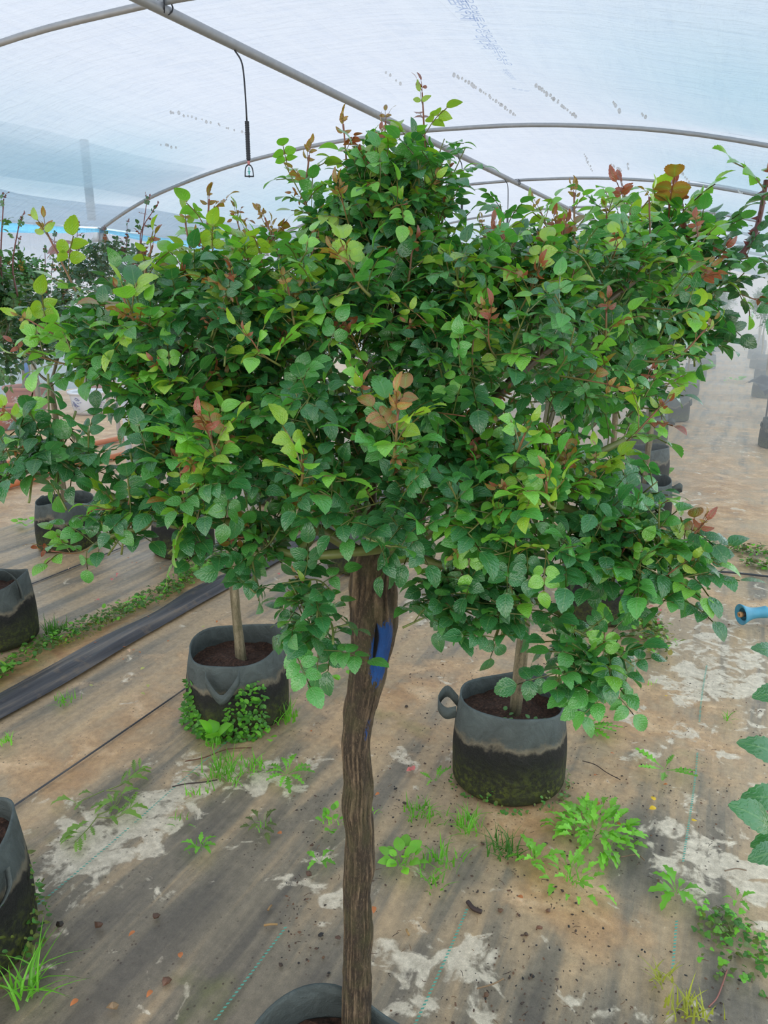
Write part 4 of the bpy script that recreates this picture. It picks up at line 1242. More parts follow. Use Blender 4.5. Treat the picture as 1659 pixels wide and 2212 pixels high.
# the shoots that draw the outline: (base, tip, depth, leaves, vigor, size)
EX = [((905, 600), (912, 200), W0 + .02, 10, .9, .95), ((850, 560), (833, 262), W0, 8, .9, .95), ((770, 580), (742, 268), W0 + .04, 8, .9, .9), ((690, 500), (668, 335), W0 + .02, 7, .9, .9), ((880, 560), (960, 300), W0 + .04, 7, .5, .9), ((930, 520), (1005, 320), W0 + .05, 6, .5, .9),
      ((700, 520), (610, 345), W0 + .02, 6, .5, .9), ((940, 540), (975, 370), W0 + .05, 6, .8, .8), ((820, 560), (800, 420), W0 - .02, 6, .4, 1.0), ((800, 640), (745, 560), W0 - .2, 6, .9, 1.15), ((875, 650), (890, 540), W0 - .1, 5, .9, .9), ((250, 800), (100, 500), W0 - .1, 8, .9, 1.0), ((330, 660), (330, 530), W0 - .1, 6, .9, .9),
      ((470, 600), (452, 430), W0 - .02, 7, .9, .95), ((500, 620), (510, 470), W0, 6, .6, .9), ((420, 640), (400, 480), W0, 6, .8, .9), ((640, 620), (572, 470), W0 - .02, 6, .85, .9), ((330, 720), (265, 640), W0 - .2, 6, .95, 1.1), ((250, 740), (60, 690), W0 - .15, 7, .6, .95), ((230, 800), (50, 760), W0 - .15, 7, .6, .95), ((520, 700), (500, 610), W0 - .2, 6, .9, 1.0),
      ((640, 720), (622, 620), W0 - .2, 6, .8, 1.0), ((1240, 560), (1240, 415), W0 + .05, 6, .9, .95), ((1180, 560), (1165, 450), W0 + .05, 6, .6, .9), ((1260, 540), (1325, 425), W0 + .06, 6, .5, .95), ((1400, 600), (1402, 425), W0 + .06, 7, .75, .9), ((1330, 560), (1310, 465), W0 + .06, 5, .9, .9), ((1060, 580), (1042, 485), W0 + .02, 5, .95, .8), ((1150, 660), (1145, 585), W0 - .1, 5, .95, .8),
      ((1110, 560), (1080, 440), W0 + .08, 6, .5, .9), ((1470, 640), (1505, 480), W0 + .1, 6, .8, .9), ((1380, 640), (1520, 590), W0 + .08, 7, .7, 1.0), ((1360, 780), (1525, 710), W0 - .05, 7, .85, .9), ((1300, 740), (1310, 670), W0 - .15, 5, .9, .9), ((1380, 880), (1430, 790), W0 - .05, 6, .5, .9), ((1300, 980), (1420, 885), W0 - .12, 7, .65, .95), ((850, 1000), (860, 890), W0 - .32, 8, .9, 1.1), ((470, 1020), (448, 925), W0 - .3, 6, .9, 1.05),
      ((1110, 1020), (1135, 935), W0 - .28, 5, .8, .95), ((640, 1060), (655, 1000), W0 - .32, 5, .8, 1.0), ((420, 1100), (390, 1020), W0 - .26, 5, .8, 1.0), ((110, 960), (20, 895), W0 - .24, 6, .7, 1.0), ((180, 1000), (10, 1010), W0 - .24, 6, .3, 1.0), ((200, 1000), (190, 920), W0 - .24, 5, .3, 1.0), ((1420, 1200), (1425, 1080), W0 - .26, 6, .4, .95), ((1440, 1180), (1515, 1135), W0 - .26, 5, .9, .9),
      ((1430, 1190), (1530, 1235), W0 - .26, 5, .1, 1.0), ((1430, 1200), (1455, 1320), W0 - .26, 4, .3, .9), ((1240, 1360), (1370, 1440), W0 - .26, 7, .3, .95), ((1230, 1370), (1200, 1490), W0 - .24, 5, .1, 1.0), ((700, 1260), (610, 1390), W0 - .24, 6, .1, .95), ((690, 1270), (690, 1410), W0 - .24, 6, .1, .95), ((940, 1230), (935, 1320), W0 - .18, 4, .05, .95), ((1100, 1290), (1070, 1380), W0 - .22, 5, .05, .9),
      ((1350, 1100), (1420, 1040), W0 - .2, 5, .3, 1.0), ((240, 1150), (110, 1190), W0 - .22, 6, .6, .8), ((540, 1180), (535, 1265), W0 - .2, 4, .1, .9), ((1290, 1420), (1310, 1510), W0 - .26, 5, .3, .9), ((960, 1120), (970, 1040), W0 - .3, 6, .3, 1.0), ((1200, 1100), (1180, 1040), W0 - .32, 5, .75, 1.0)]
for (b_, t_, w_, n_, v_, s_) in EX:
    B0, T0 = at(b_[0], b_[1], w_ + .03), at(t_[0], t_[1], w_)
    mid = (B0 + T0) / 2 + np.array([0, 0, -.012]) + mp_.rg.randn(3) * .006
    mp_.shoot([B0, mid, T0], .0026 if v_ > .6 else .0018, n_ + 1, s_ * .88, v_, .1, True)
# withered sepals and curled brown leaflets left among the green
for _ in range(60):
    b_ = mp_.leaves[mp_.rg.randint(600, len(mp_.leaves))]
    for _k in range(3):
        mp_.leaf(b_[0] + mp_.rg.randn(3) * .004, mp_.rg.randn(3), mp_.rg.randn(3), .34, 'dry', True)
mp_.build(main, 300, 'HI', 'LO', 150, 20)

# ------------------------------------------------------------------ the other potted standards
def potted(u, v, label, r, h, seed, handles, trunk_lean=(0, 0), zt=1.05, rt=(.018, .015), group=None, rz=0.0, off=(0, 0), rim_fn=None, soil=.74, squash=1.0):
    p = H(u, v, 0.004)
    t = thing('potted_rose_tree', p, label, 'rose tree', group)
    put_pot(t, bag_parts(r, h, seed, rim_fn, soil, handles=handles, squash=squash))
    b0 = p + np.array([off[0], off[1], h * soil - .03]); b1 = p + np.array([off[0] + trunk_lean[0], off[1] + trunk_lean[1], zt])
    rgp = np.random.RandomState(seed)
    stock(t, [b0, b0 * .7 + b1 * .3 + np.append(rgp.randn(2) * .012, 0), b0 * .35 + b1 * .65 + np.append(rgp.randn(2) * .012, 0), b1], rt[0], rt[1], 26, seed)
    return t, b1

def limbs_to(t, base, targets, r0=.008, seed=0):
    for k, q in enumerate(targets):
        m = (np.asarray(base) + np.asarray(q)) / 2 + np.array([0, 0, -.05])
        branch(t, [base, m, q], r0, r0 * .45, 'branch', None, 10, 7, True, seed + k, (0.10, 0.10, 0.05))

# right neighbour: larger, sparser leaves and a red thorny cane
ux, vx = uv_of(ground(1097, 1672))
rt_, rb = potted(ux, vx, 'standard rose with red thorny cane in mossy grow bag whose two handles stick out sideways', .172, .285, 12, [(math.pi * .93, 'out'), (.05, 'out')], (0.02, .0), 1.0, (.019, .017), None, 0, (0.01, .0))
W2 = 2.15
limbs_to(rt_, rb, [at(1330, 700, W2), at(1450, 700, W2), at(1250, 650, W2), at(1400, 600, W2), at(1200, 760, W2)], .009, 4)
cane = [at(1300, 860, W2), at(1400, 760, W2), at(1490, 660, W2), at(1565, 583, W2), at(1619, 527, W2), at(1641, 470, W2), at(1655, 390, W2)]
cn = branch(rt_, cane, .0105, .006, 'cane', None, 24, 9, True, 6, (0.16, 0.05, 0.05))
mb = MB(); rg = np.random.RandomState(9); CP = spline(cane, 60); o_ = np.array(rt_.location)
for k in range(34):
    i = rg.randint(20, 58); d = nrm(np.cross(CP[min(i + 1, 59)] - CP[i], rg.randn(3)))
    c = CP[i] - o_ + d * .006; tg = nrm(CP[min(i + 1, 59)] - CP[i])
    s1 = np.cross(d, tg) * .0025
    mb.add([c + tg * .006, c - tg * .006 + s1, c - tg * .006 - s1, c + d * .016 - tg * .003], [(0, 1, 3), (1, 2, 3), (2, 0, 3)], (0.22, 0.05, 0.05))
o = link('thorns', mb.mesh('thorns', M_STEM, False), cn, kind='stuff')
rp = Plant(77)
RB = [pblob(1330, 640, W2, 200, 150, .30, 3), pblob(1470, 600, W2, 110, 120, .22, 2), pblob(1200, 720, W2, 220, 160, .3, 2.2), pblob(1480, 700, W2 - .05, 70, 60, .12, 1), pblob(1350, 830, W2, 120, 80, .2, 1)]
rp.fill(RB, 170, 1.45, ('dark', 'bdark'))
rp.crown(RB, 80, 1.5, .35, (.12, .22), .0028, (4, 6), 1.0, None, .5, 'red')
for (b_, t_, n_, v_) in [((1565, 583), (1480, 440), 6, .4), ((1619, 527), (1700, 540), 5, .3), ((1590, 560), (1690, 590), 5, .3), ((1641, 470), (1665, 380), 6, .95), ((1500, 640), (1640, 650), 5, .6), ((1440, 620), (1445, 425), 6, .95), ((1390, 600), (1350, 425), 6, .95), ((1480, 560), (1475, 440), 5, .95), ((1540, 610), (1540, 500), 5, .2), ((1480, 700), (1530, 760), 4, .2)]:
    B0, T0 = at(b_[0], b_[1], W2), at(t_[0], t_[1], W2 - .05)
    rp.shoot([B0, (B0 + T0) / 2 + np.array([0, 0, .02]), T0], .0032, n_, 2.0 if v_ > .9 else 1.55, v_, .15, True, .9, v_ > .9, 1, None, 'red')
rp.build(rt_, 220, 'HI', 'LO', 40, 26)

# the neighbour whose bag has an open flap and liverwort on its side
ux, vx = uv_of(ground(517, 1535))
lt_, lb = potted(ux, vx, 'standard rose in bag with open flap handle and green liverwort on its side', .178, .275, 21, [(-1.62, 'flap'), (1.5, 'side')], (-.06, .10), 1.05, (.019, .018), None, 0, (.02, .0), lambda a: 1.0 + .06 * np.sin(a + .6), .72)
W3 = 2.75
limbs_to(lt_, lb, [at(400, 760, W3), at(560, 740, W3), at(480, 680, W3)], .008, 14)
lp_ = Plant(78)
LB = [pblob(470, 740, W3, 170, 120, .28, 1), pblob(600, 720, W3, 120, 100, .2, .6)]
lp_.fill(LB, 120, 1.0, ('dark', 'bdark'))
lp_.crown(LB, 40, 1.0, .3, (.1, .18), .002, (4, 6))
lp_.build(lt_, 60, 'HI', 'LO', 10, 26)

def far_tree(u, v, label, seed, crown_px, r=.18, h=.28, handles=(), leafsize=1.0, nsh=60, nfill=120, nparts=60, red=0.3, canes=(), zt=1.0, set_=('bdark', 'bdark', 'bmid'), lean=(0, 0), rt=(.018, .014), group=None, lo='LO', hi='LO', squash=1.0):
    t, b1 = potted(u, v, label, r, h, seed, handles, lean, zt, rt, group, 0, (0, 0), None, .74, squash)
    w = depth(H(u, v, 1.3))
    pl = Plant(seed + 500)
    B = [pblob(px, py, w, rx, ry, rd, wt) for (px, py, rx, ry, rd, wt) in crown_px]
    limbs_to(t, b1, [b[0] + np.append(pl.rg.randn(2) * .05, .0) for b in B] + [B[0][0] + np.array([.1, 0, .05])], .008, seed)
    pl.fill(B, nfill, leafsize, set_)
    pl.crown(B, nsh, leafsize, .35, (.10, .2), .002, (4, 6), 1.0, set_, .2)
    for (bx, by, tx, ty, n) in canes:
        B0, T0 = at(bx, by, w), at(tx, ty, w)
        pl.shoot([B0, (B0 + T0) / 2 + pl.rg.randn(3) * .02, T0], .0042, n, leafsize * .8, .9, .1, True, .9, True, 1, ('bred', 'bdark', 'bred') if red > .2 else ('bdark', 'bmid'), 'bred')
    pl.build(t, nparts, hi, lo, 8, 20)
    return t
# left row
far_tree(-2.93, 2.14, 'dark standard rose with tall bare canes in bag with a strap arching over the rim', 31, [(-25, 720, 95, 130, .25, 2), (-40, 620, 60, 70, .2, 1)], .172, .29, [(-.75, 'up')], 1.0, 70, 150, 90, .1, [(5, 620, 8, 430, 9), (38, 640, 42, 480, 8)], 1.05)
far_tree(-3.70, 3.30, 'standard rose with pinkish red young leaves in bag showing one raised handle tip', 32, [(105, 690, 115, 75, .28, 2), (60, 740, 80, 60, .2, 1)], .18, .29, [(2.7, 'out')], 1.0, 80, 170, 90, .5, [(90, 700, 95, 640, 6), (130, 690, 140, 630, 6), (60, 690, 55, 655, 5)], 1.0)
far_tree(-2.96, 3.50, 'standard rose in tall bag holding a small green seedling beyond the liverwort bag', 33, [(360, 680, 130, 100, .28, 2)], .175, .30, [(0.2, 'side')], 1.0, 50, 120, 40, .3, [(300, 600, 318, 430, 8), (315, 600, 334, 450, 7)], 1.05)
far_tree(-1.87, 3.70, 'standard rose half hidden straight behind the gnarled trunk', 34, [(720, 720, 170, 120, .28, 2)], .17, .28, [], 1.0, 40, 120, 20, .3, [], 1.05)
far_tree(-3.05, 4.75, 'standard rose in dark bag directly behind the seedling bag', 35, [(470, 640, 130, 80, .28, 2)], .18, .28, [], 1.0, 40, 120, 30, .3, [], 1.05)
far_tree(-4.55, 5.7, 'tall dark bush rose with reddish tips under the blue eave strip', 36, [(240, 570, 105, 55, .35, 2), (180, 610, 80, 50, .3, 1)], .18, .28, [], 1.25, 70, 160, 60, .5, [(165, 560, 168, 490, 6), (110, 600, 118, 510, 6), (270, 560, 275, 480, 6), (225, 560, 228, 500, 5)], 1.1)
far_tree(-5.6, 4.2, 'pale leaved bush rose seen past the tall bare canes', 37, [(45, 590, 60, 40, .25, 2)], .18, .28, [], 1.1, 40, 80, 40, .1, [(40, 590, 40, 520, 5), (95, 600, 97, 545, 5)], 1.1, ('bmid', 'bmid', 'mid'))
# row that runs off along the right aisle
far_tree(-0.49, 3.60, 'standard rose in wide mossy bag just beyond the bag with side handles', 41, [(1250, 780, 170, 130, .3, 2)], .19, .29, [(-.3, 'side')], 1.1, 50, 120, 40, .2, [], 1.0)
far_tree(-0.50, 5.35, 'standard rose in second bag of the aisle row, its strap folded out', 42, [(1330, 740, 110, 80, .28, 2)], .185, .29, [(-.2, 'out')], 1.1, 40, 100, 20, .2, [], 1.0)
far_tree(-0.60, 6.55, 'standard rose in bag with a torn pointed rim along the aisle', 43, [(1385, 720, 90, 65, .28, 2)], .17, .30, [], 1.1, 40, 100, 20, .2, [], 1.0)
far_tree(-0.80, 8.40, 'standard rose in square looking bag with flap at its side, aisle row', 44, [(1390, 700, 75, 50, .3, 2)], .2, .30, [(-.6, 'out')], 1.1, 30, 90, 0, .2, [], 1.0, ('bdark', 'bdark', 'bmid'), (0, 0), (.018, .014), None, 'FAR', 'FAR')
tA = far_tree(-0.70, 10.2, 'hazy standard rose in black bag, one of the far aisle row', 45, [(1450, 690, 65, 42, .3, 2)], .2, .30, [(-.5, 'side')], 1.15, 30, 90, 0, .2, [], 1.0, ('bdark', 'bdark', 'bmid'), (0, 0), (.018, .014), 'far aisle row of roses in the mist', 'FAR', 'FAR')
def dup_tree(src, u, v, label, group, rz):
    c = copy_tree(src); c.location = tuple(H(u, v, .004)); c.rotation_euler = (0, 0, rz)
    c['label'] = label; c['group'] = group
    return c
# crowns of copied trees stand over their pots
tB = None
def centred(u, v, label, seed, group, leafsize=1.15, zc=1.35):
    t, b1 = potted(u, v, label, .19, .29, seed, [(rnd_.uniform(0, 6), 'side')], (0, 0), .98, (.018, .014), group)
    pl = Plant(seed + 900)
    B = [(H(u, v, zc), (.42, .42, .26), 2), (H(u + .1, v, zc + .15), (.28, .28, .2), 1)]
    limbs_to(t, b1, [B[0][0] + np.array([.15, .1, 0]), B[0][0] + np.array([-.15, 0, .05]), B[0][0] + np.array([0, -.15, .1])], .008, seed)
    pl.fill(B, 150, leafsize, ('bdark', 'bdark', 'bmid')); pl.crown(B, 55, leafsize, .3, (.1, .18), .002, (4, 6), 1.0, ('bdark', 'bmid', 'bmid'), .1)
    pl.build(t, 0, 'FAR', 'FAR', 4, 20)
    return t
rnd_ = random.Random(3)
GA = 'far aisle row of roses in the mist'
GB = 'misty row of roses across the aisle'
tC = centred(-0.72, 13.0, 'first of the grey misty roses deep in the aisle row', 46, GA)
ORD = ['second', 'third', 'fourth', 'fifth', 'sixth', 'seventh']
for k, v in enumerate([15.4, 18.0, 20.8, 23.8, 27.5]):
    dup_tree(tC, -0.72 + .08 * math.sin(k * 2.1), v, ORD[k] + ' of the grey misty roses deep in the aisle row', GA, k * 1.3)
tD = centred(0.47, 8.75, 'standard rose in black bag cut by the photo edge, first across the aisle', 47, GB, 1.1)
for k, v in enumerate([13.2, 16.0, 18.6, 21.5, 24.5, 28.0]):
    dup_tree(tD, 0.42 + .06 * math.sin(k * 1.7), v, ORD[k] + ' standard rose of the misty row across the aisle', GB, 1 + k * 1.1)
# trees in the next bay, dim behind the front ones
GC = 'dim roses in the next bay'
for k, (u, v, lab) in enumerate([(-5.0, 8.2, 'dim standard rose before the second eave post'), (-6.9, 9.0, 'dim standard rose past the eave, near the pale side film'), (-3.6, 9.5, 'dim standard rose farthest behind the liverwort bag'), (-3.0, 7.2, 'dim standard rose between the seedling bag row and the far bay'), (-4.3, 6.6, 'dim standard rose behind the dark bush with reddish tips'), (-2.0, 10.5, 'dim standard rose under the ridge, behind the big crown')]):
    dup_tree(tC if k % 2 else tD, u, v, lab, GC, k * .9)

# bag at the lower corner of the photo
ux, vx = uv_of(ground(-98, 2045))
cb = thing('grow_bag_with_soil', H(ux, vx, .004), 'grow bag cut by the photo edge with folded strap and grass at its foot', 'grow bag')
put_pot(cb, bag_parts(.18, .30, 51, lambda a: 1 + .04 * np.sin(a), .8, handles=[(-.5, 'side')]))

# ------------------------------------------------------------------ weeds, grass and litter on the floor
def lobed_leaf(L, Wd, lobes, seed, arch=.25, droop=.25, entire=.0):
    rg = random.Random(seed); V = []; U = []; F = []
    n = lobes * 2 + 2
    rows = []
    for i in range(n + 1):
        t = i / n
        env = (0.10 + 0.90 * min(1, max(0, (t - .18) / .35))) * math.sin(math.pi * min(1, .12 + .88 * t)) ** .55 if t < 1 else 0
        lob = 1.0 if i % 2 else (.30 + entire * .6)
        w = Wd / 2 * env * lob * rg.uniform(.85, 1.15)
        if t < .18: w = Wd * .035
        y = L * t; z = arch * L * math.sin(math.pi * t * .8) - droop * L * t * t
        sh = -0.25 * L / n if i % 2 == 0 else 0.30 * L / n
        if i == n: w = 0
        rows.append([(-w, y + sh * (w > Wd * .05), z + w * .25), (0, y, z), (w, y + sh * (w > Wd * .05), z + w * .25)])
    for r in rows: V += r
    for i in range(n):
        a, b = i * 3, i * 3 + 3
        F += [(a, a + 1, b + 1), (a, b + 1, b), (a + 1, a + 2, b + 2), (a + 1, b + 2, b + 1)]
    U = [(s, i / n) for i in range(n + 1) for s in (-1, 0, 1)]
    return np.array(V, float), np.array(F), np.array(U, float)

def round_leaf(L, Wd, seed, stalk=.4):
    rg = random.Random(seed)
    n = 7; V = [(0, 0, 0), (0.0008, 0, 0), (0.0008, L * stalk, .2 * L), (-0.0008, L * stalk, .2 * L)]; U = [(0, 0)] * 4
    F = [(0, 1, 2), (0, 2, 3)]
    lv, lf, lu = leaflet(L * (1 - stalk) * 1.2, Wd, n, rg, .12, .1, False)
    lv = lv + np.array([0, L * stalk, .2 * L]); off = len(V)
    V = np.concatenate([np.array(V), lv]); U = np.concatenate([np.array(U, float), lu]); F = np.concatenate([np.array(F), lf + off])
    return V, F, U

def blade_grass(n, L, spread, seed, col, wid=.0022, rad=.012):
    rg = np.random.RandomState(seed); mb = MB()
    for _ in range(n):
        a = rg.rand() * 6.28; d = np.array([math.cos(a), math.sin(a), 0]); sd = np.array([-d[1], d[0], 0])
        ln = L * rg.uniform(.55, 1.1); lean = rg.uniform(.15, 1) * spread
        b = np.array([rg.randn() * rad, rg.randn() * rad, 0])
        V = []; F = []; m = 5
        for i in range(m):
            t = i / (m - 1); w = wid * (1 - t) * rg.uniform(.8, 1.2)
            p = b + d * ln * lean * t ** 1.6 + ZUP * ln * (t * (1 - .35 * lean) - .42 * lean * t * t)
            V += [p - sd * w, p + sd * w]
        for i in range(m - 1):
            k = i * 2; F += [(k, k + 1, k + 3), (k, k + 3, k + 2)]
        V = np.array(V); V[:, 2] = np.maximum(V[:, 2], 0.001)
        mb.add(V, F, np.array(col) * rg.uniform(.75, 1.25), np.array([(s, i / (m - 1)) for i in range(m) for s in (-1, 1)], float))
    return mb

WG = (0.17, 0.48, 0.04); WB = (0.22, 0.55, 0.05); WD = (0.07, 0.23, 0.03); WY = (0.42, 0.44, 0.07); WO = (0.13, 0.18, 0.045)
WMESH = {}
def weed_mesh(kind, k, col):
    key = (kind, k, col)
    if key not in WMESH:
        if kind == 'pinnate': V, F, U = lobed_leaf(1.0, .36, 6, 10 + k, .18, .22)
        elif kind == 'lobed': V, F, U = lobed_leaf(1.0, .42, 4, 40 + k, .28, .35, .45)
        elif kind == 'round': V, F, U = round_leaf(1.0, .62, 70 + k, .35)
        elif kind == 'flat': V, F, U = lobed_leaf(1.0, .30, 6, 90 + k, .04, .03)
        WMESH[key] = make_mesh('leaf', V, F, np.array(col) * (0.78 + .12 * k), U, True, M_WEED)
    return WMESH[key]

def weed(px, py, name, label, cat, kind, nleaf, size, col=WG, seed=0, up=(.1, .5), spread=.012, group=None, grass=0, gl=.05, gcol=WG, z=.005, start=0.0, sweep=6.283):
    p = ground(px, py); p[2] = z
    t = thing(name, p, label, cat, group)
    rg = np.random.RandomState(seed + 5)
    for k in range(nleaf):
        a = start + sweep * (k + rg.uniform(-.3, .3)) / nleaf
        ob = link('leaf', weed_mesh(kind, k % 4, col), t)
        e = rg.uniform(*up); s = size * rg.uniform(.65, 1.12)
        ob.location = (math.cos(a) * spread * rg.rand(), math.sin(a) * spread * rg.rand(), 0.002 + 0.004 * rg.rand())
        ob.rotation_euler = (e, rg.uniform(-.3, .3), a - math.pi / 2); ob.scale = (s, s, s)
    if grass:
        link('blades', blade_grass(grass, gl, .9, seed, gcol).mesh('blades', M_WEED), t, kind='stuff')
    return t

weed(622, 1678, 'rosette_weed', 'flat star shaped rosette with toothed leaves below the liverwort bag', 'weed', 'pinnate', 10, .085, WG, 1, (-.02, .25))
weed(432, 1838, 'rosette_weed', 'small crowded weed with one yellowed leaf trailing to its side', 'weed', 'lobed', 7, .055, WG, 2, (.2, .7), .01, None, 10, .03)
weed(940, 1692, 'rosette_weed', 'little ferny weed at the foot of the bag with side handles', 'weed', 'pinnate', 5, .06, WG, 3, (.3, .8), .01, None, 0)
weed(1437, 1668, 'rosette_weed', 'five armed lobed rosette lying open beside yellow fallen leaves', 'weed', 'flat', 6, .105, WG, 4, (.05, .3), .01)
weed(1462, 1935, 'rosette_weed', 'lobed rosette on grey sheet beside the pale cracked silt', 'weed', 'lobed', 8, .075, WG, 5, (.05, .6), .01)
weed(1285, 1800, 'leafy_weed_clump', 'lush bright green clump of broad lobed leaves at the front bag', 'weed', 'lobed', 120, .055, WB, 6, (.0, 1.0), .115)
weed(1235, 1905, 'leafy_weed_clump', 'loose lobed weeds and grass over a torn sheet edge', 'weed', 'lobed', 26, .048, WB, 7, (.1, 1.0), .10, None, 16, .07)
weed(1150, 1865, 'leafy_weed_clump', 'upright pale green weed growing out of brown silt', 'weed', 'lobed', 11, .058, WB, 8, (.3, 1.1), .035)
weed(868, 1868, 'round_leaved_weed', 'round leaved weed with grass near the big gnarled trunk', 'weed', 'round', 18, .05, WB, 9, (.1, 1.0), .04, None, 20, .05)
weed(715, 1780, 'creeping_weed', 'small leaved creeper peeping out behind the gnarled trunk', 'weed', 'round', 16, .035, WG, 10, (.1, 1.2), .05, None, 8, .04)
weed(690, 1868, 'creeping_weed', 'pair of light green lobed leaves just in front of the creeper', 'weed', 'lobed', 5, .05, WG, 11, (.05, .4), .015)
weed(1262, 1572, 'rosette_weed', 'long toothed weed leaves spreading behind the side handle', 'weed', 'flat', 6, .13, WG, 12, (.0, .35), .01, None, 0, .05, WG, .005, -1.3, 1.9)
weed(462, 1612, 'leafy_weed_clump', 'broad leaved seedling in grass tuft against the liverwort bag', 'weed', 'round', 6, .085, WG, 13, (.4, 1.1), .012, None, 34, .07)
weed(568, 1788, 'leafy_weed_clump', 'low browned weed with a few fresh green leaves', 'weed', 'lobed', 9, .05, WO, 14, (.05, .5), .04, None, 12, .04)
weed(1592, 1952, 'leafy_weed_clump', 'tiny weed on dark crumbs above the clover patch', 'weed', 'lobed', 5, .04, WG, 15, (.1, .7), .01)
weed(580, 1600, 'leafy_weed_clump', 'two small round leaves at the corner of the liverwort bag', 'weed', 'round', 4, .035, WB, 16, (.2, .8), .02)
weed(755, 1482, 'creeping_weed', 'small weed showing on both sides of the gnarled trunk', 'weed', 'round', 7, .05, WG, 17, (.1, .8), .06)
weed(1545, 1245, 'rosette_weed', 'sparse weed beside the dark cord on the soil', 'weed', 'flat', 4, .08, WO, 18, (.1, .6), .01)
weed(1430, 1032, 'leafy_weed_clump', 'green weed by the torn rim bag on the aisle', 'weed', 'round', 10, .09, WG, 19, (.1, .9), .05)
weed(60, 1135, 'leafy_weed_clump', 'small bright weed on bare soil before the orange hoses', 'weed', 'round', 12, .06, WB, 20, (.0, .6), .05)
weed(460, 965, 'leafy_weed_clump', 'weeds round the foot of the white post', 'weed', 'round', 16, .12, WG, 21, (.1, .9), .15)
weed(1585, 825, 'leafy_weed_clump', 'faint green weed in the middle of the misty aisle', 'weed', 'round', 10, .14, WG, 22, (.0, .6), .1)
for (px, py, n, L, col, lab) in [(487, 1672, 70, .085, WG, 'bright grass tuft beside the star shaped rosette'), (548, 1660, 26, .06, WG, 'short grass between the tuft and the rosette'), (913, 1762, 44, .065, WG, 'dense grass tuft in front of the ferny weed'), (1010, 1790, 34, .085, WG, 'thin grass over straw at the foot of the front bag'),
                            (955, 1868, 44, .06, WG, 'spreading grass beside the round leaved weed'), (1090, 1840, 40, .085, WD, 'darker wispy grass left of the brown silt'), (935, 1915, 12, .07, WG, 'few arching blades lowest of the grasses beside the trunk'), (137, 1520, 24, .06, WG, 'lone grass tuft on the brown sheet near the black fold'),
                            (422, 1722, 8, .06, WG, 'sparse blades on the pale silt below the long root'), (390, 1776, 8, .05, WG, 'few thin blades above the small crowded weed'), (1428, 2120, 14, .07, WY, 'yellowed dry grass lying on the brown silt'), (1482, 2195, 34, .075, WY, 'yellow green grass at the bottom edge of the photo'),
                            (1570, 1558, 8, .05, WG, 'single sprig of grass in the tan mud'), (10, 1606, 18, .05, WG, 'grass sprig at the photo edge above the corner bag'), (62, 2150, 26, .16, WG, 'tall grass growing against the corner bag'), (808, 1752, 6, .03, WB, 'tiny seedling just beside the gnarled trunk'), (115, 1370, 40, .11, WD, 'grass tuft by the bag with the arching strap'), (620, 1560, 22, .12, WG, 'upright grass blades against the liverwort bag'), (395, 1215, 14, .11, WG, 'grass blades before the seedling bag'), (1405, 1480, 5, .03, WB, 'tiny sprout on the tan mud past the side handle')]:
    p = ground(px, py); p[2] = .004
    o = link('grass_tuft', blade_grass(int(n * 1.3), L * 1.08, 1.0, int(px), col, .0029 if L < .1 else .0036, .010 + .0004 * n).mesh('grass_tuft', M_WEED), None, p, lab, 'grass')

def scatter_leaves(name, label, cat, spots, n, kinds, size, cols, seed, h=.03, kind='stuff', parent=None, origin=None, mat=None):
    """low mat of small leaves nobody could count"""
    rg = np.random.RandomState(seed); mb = MB()
    protos = []
    for k in range(4):
        if 'clover' in kinds:
            V, F, U = [], [], []; off = 0
            for a in (0, 2.09, 4.19):
                lv, lf, lu = leaflet(.5, .5, 5, random.Random(k), .1, .15, False)
                ca, sa = math.cos(a), math.sin(a)
                V.append(lv @ np.array([[ca, -sa, 0], [sa, ca, 0], [0, 0, 1]]).T); F.append(lf + off); U.append(lu); off += len(lv)
            protos.append((np.concatenate(V), np.concatenate(F), np.concatenate(U)))
        else:
            protos.append(round_leaf(1, .7, k, .2) if k % 2 else lobed_leaf(1, .5, 3, k, .2, .2, .5))
    for _ in range(n):
        (u, v, ru, rv) = spots[rg.randint(len(spots))]
        r_ = math.sqrt(rg.rand()); a = rg.rand() * 6.28
        p = H(u + ru * r_ * math.cos(a), v + rv * r_ * math.sin(a), .004 + h * rg.rand() ** 1.5)
        V, F, U = protos[rg.randint(4)]
        s = size * rg.uniform(.5, 1.2)
        ax = rg.randn(3) * .35; R = np.array(Matrix.Rotation(rg.rand() * 6.28, 3, 'Z') @ Matrix.Rotation(ax[0] + .15, 3, 'X') @ Matrix.Rotation(ax[1], 3, 'Y'))
        c = np.array(cols[rg.randint(len(cols))]) * rg.uniform(.7, 1.3)
        V2 = V * s @ R.T + p; V2[:, 2] = np.maximum(V2[:, 2], .003)
        mb.add(V2, F, c, np.concatenate([U, np.full((len(U), 1), rg.rand() * 9)], 1))
    return link(name, mb.mesh(name, mat or M_WEED), parent, None, label, cat, None, kind)

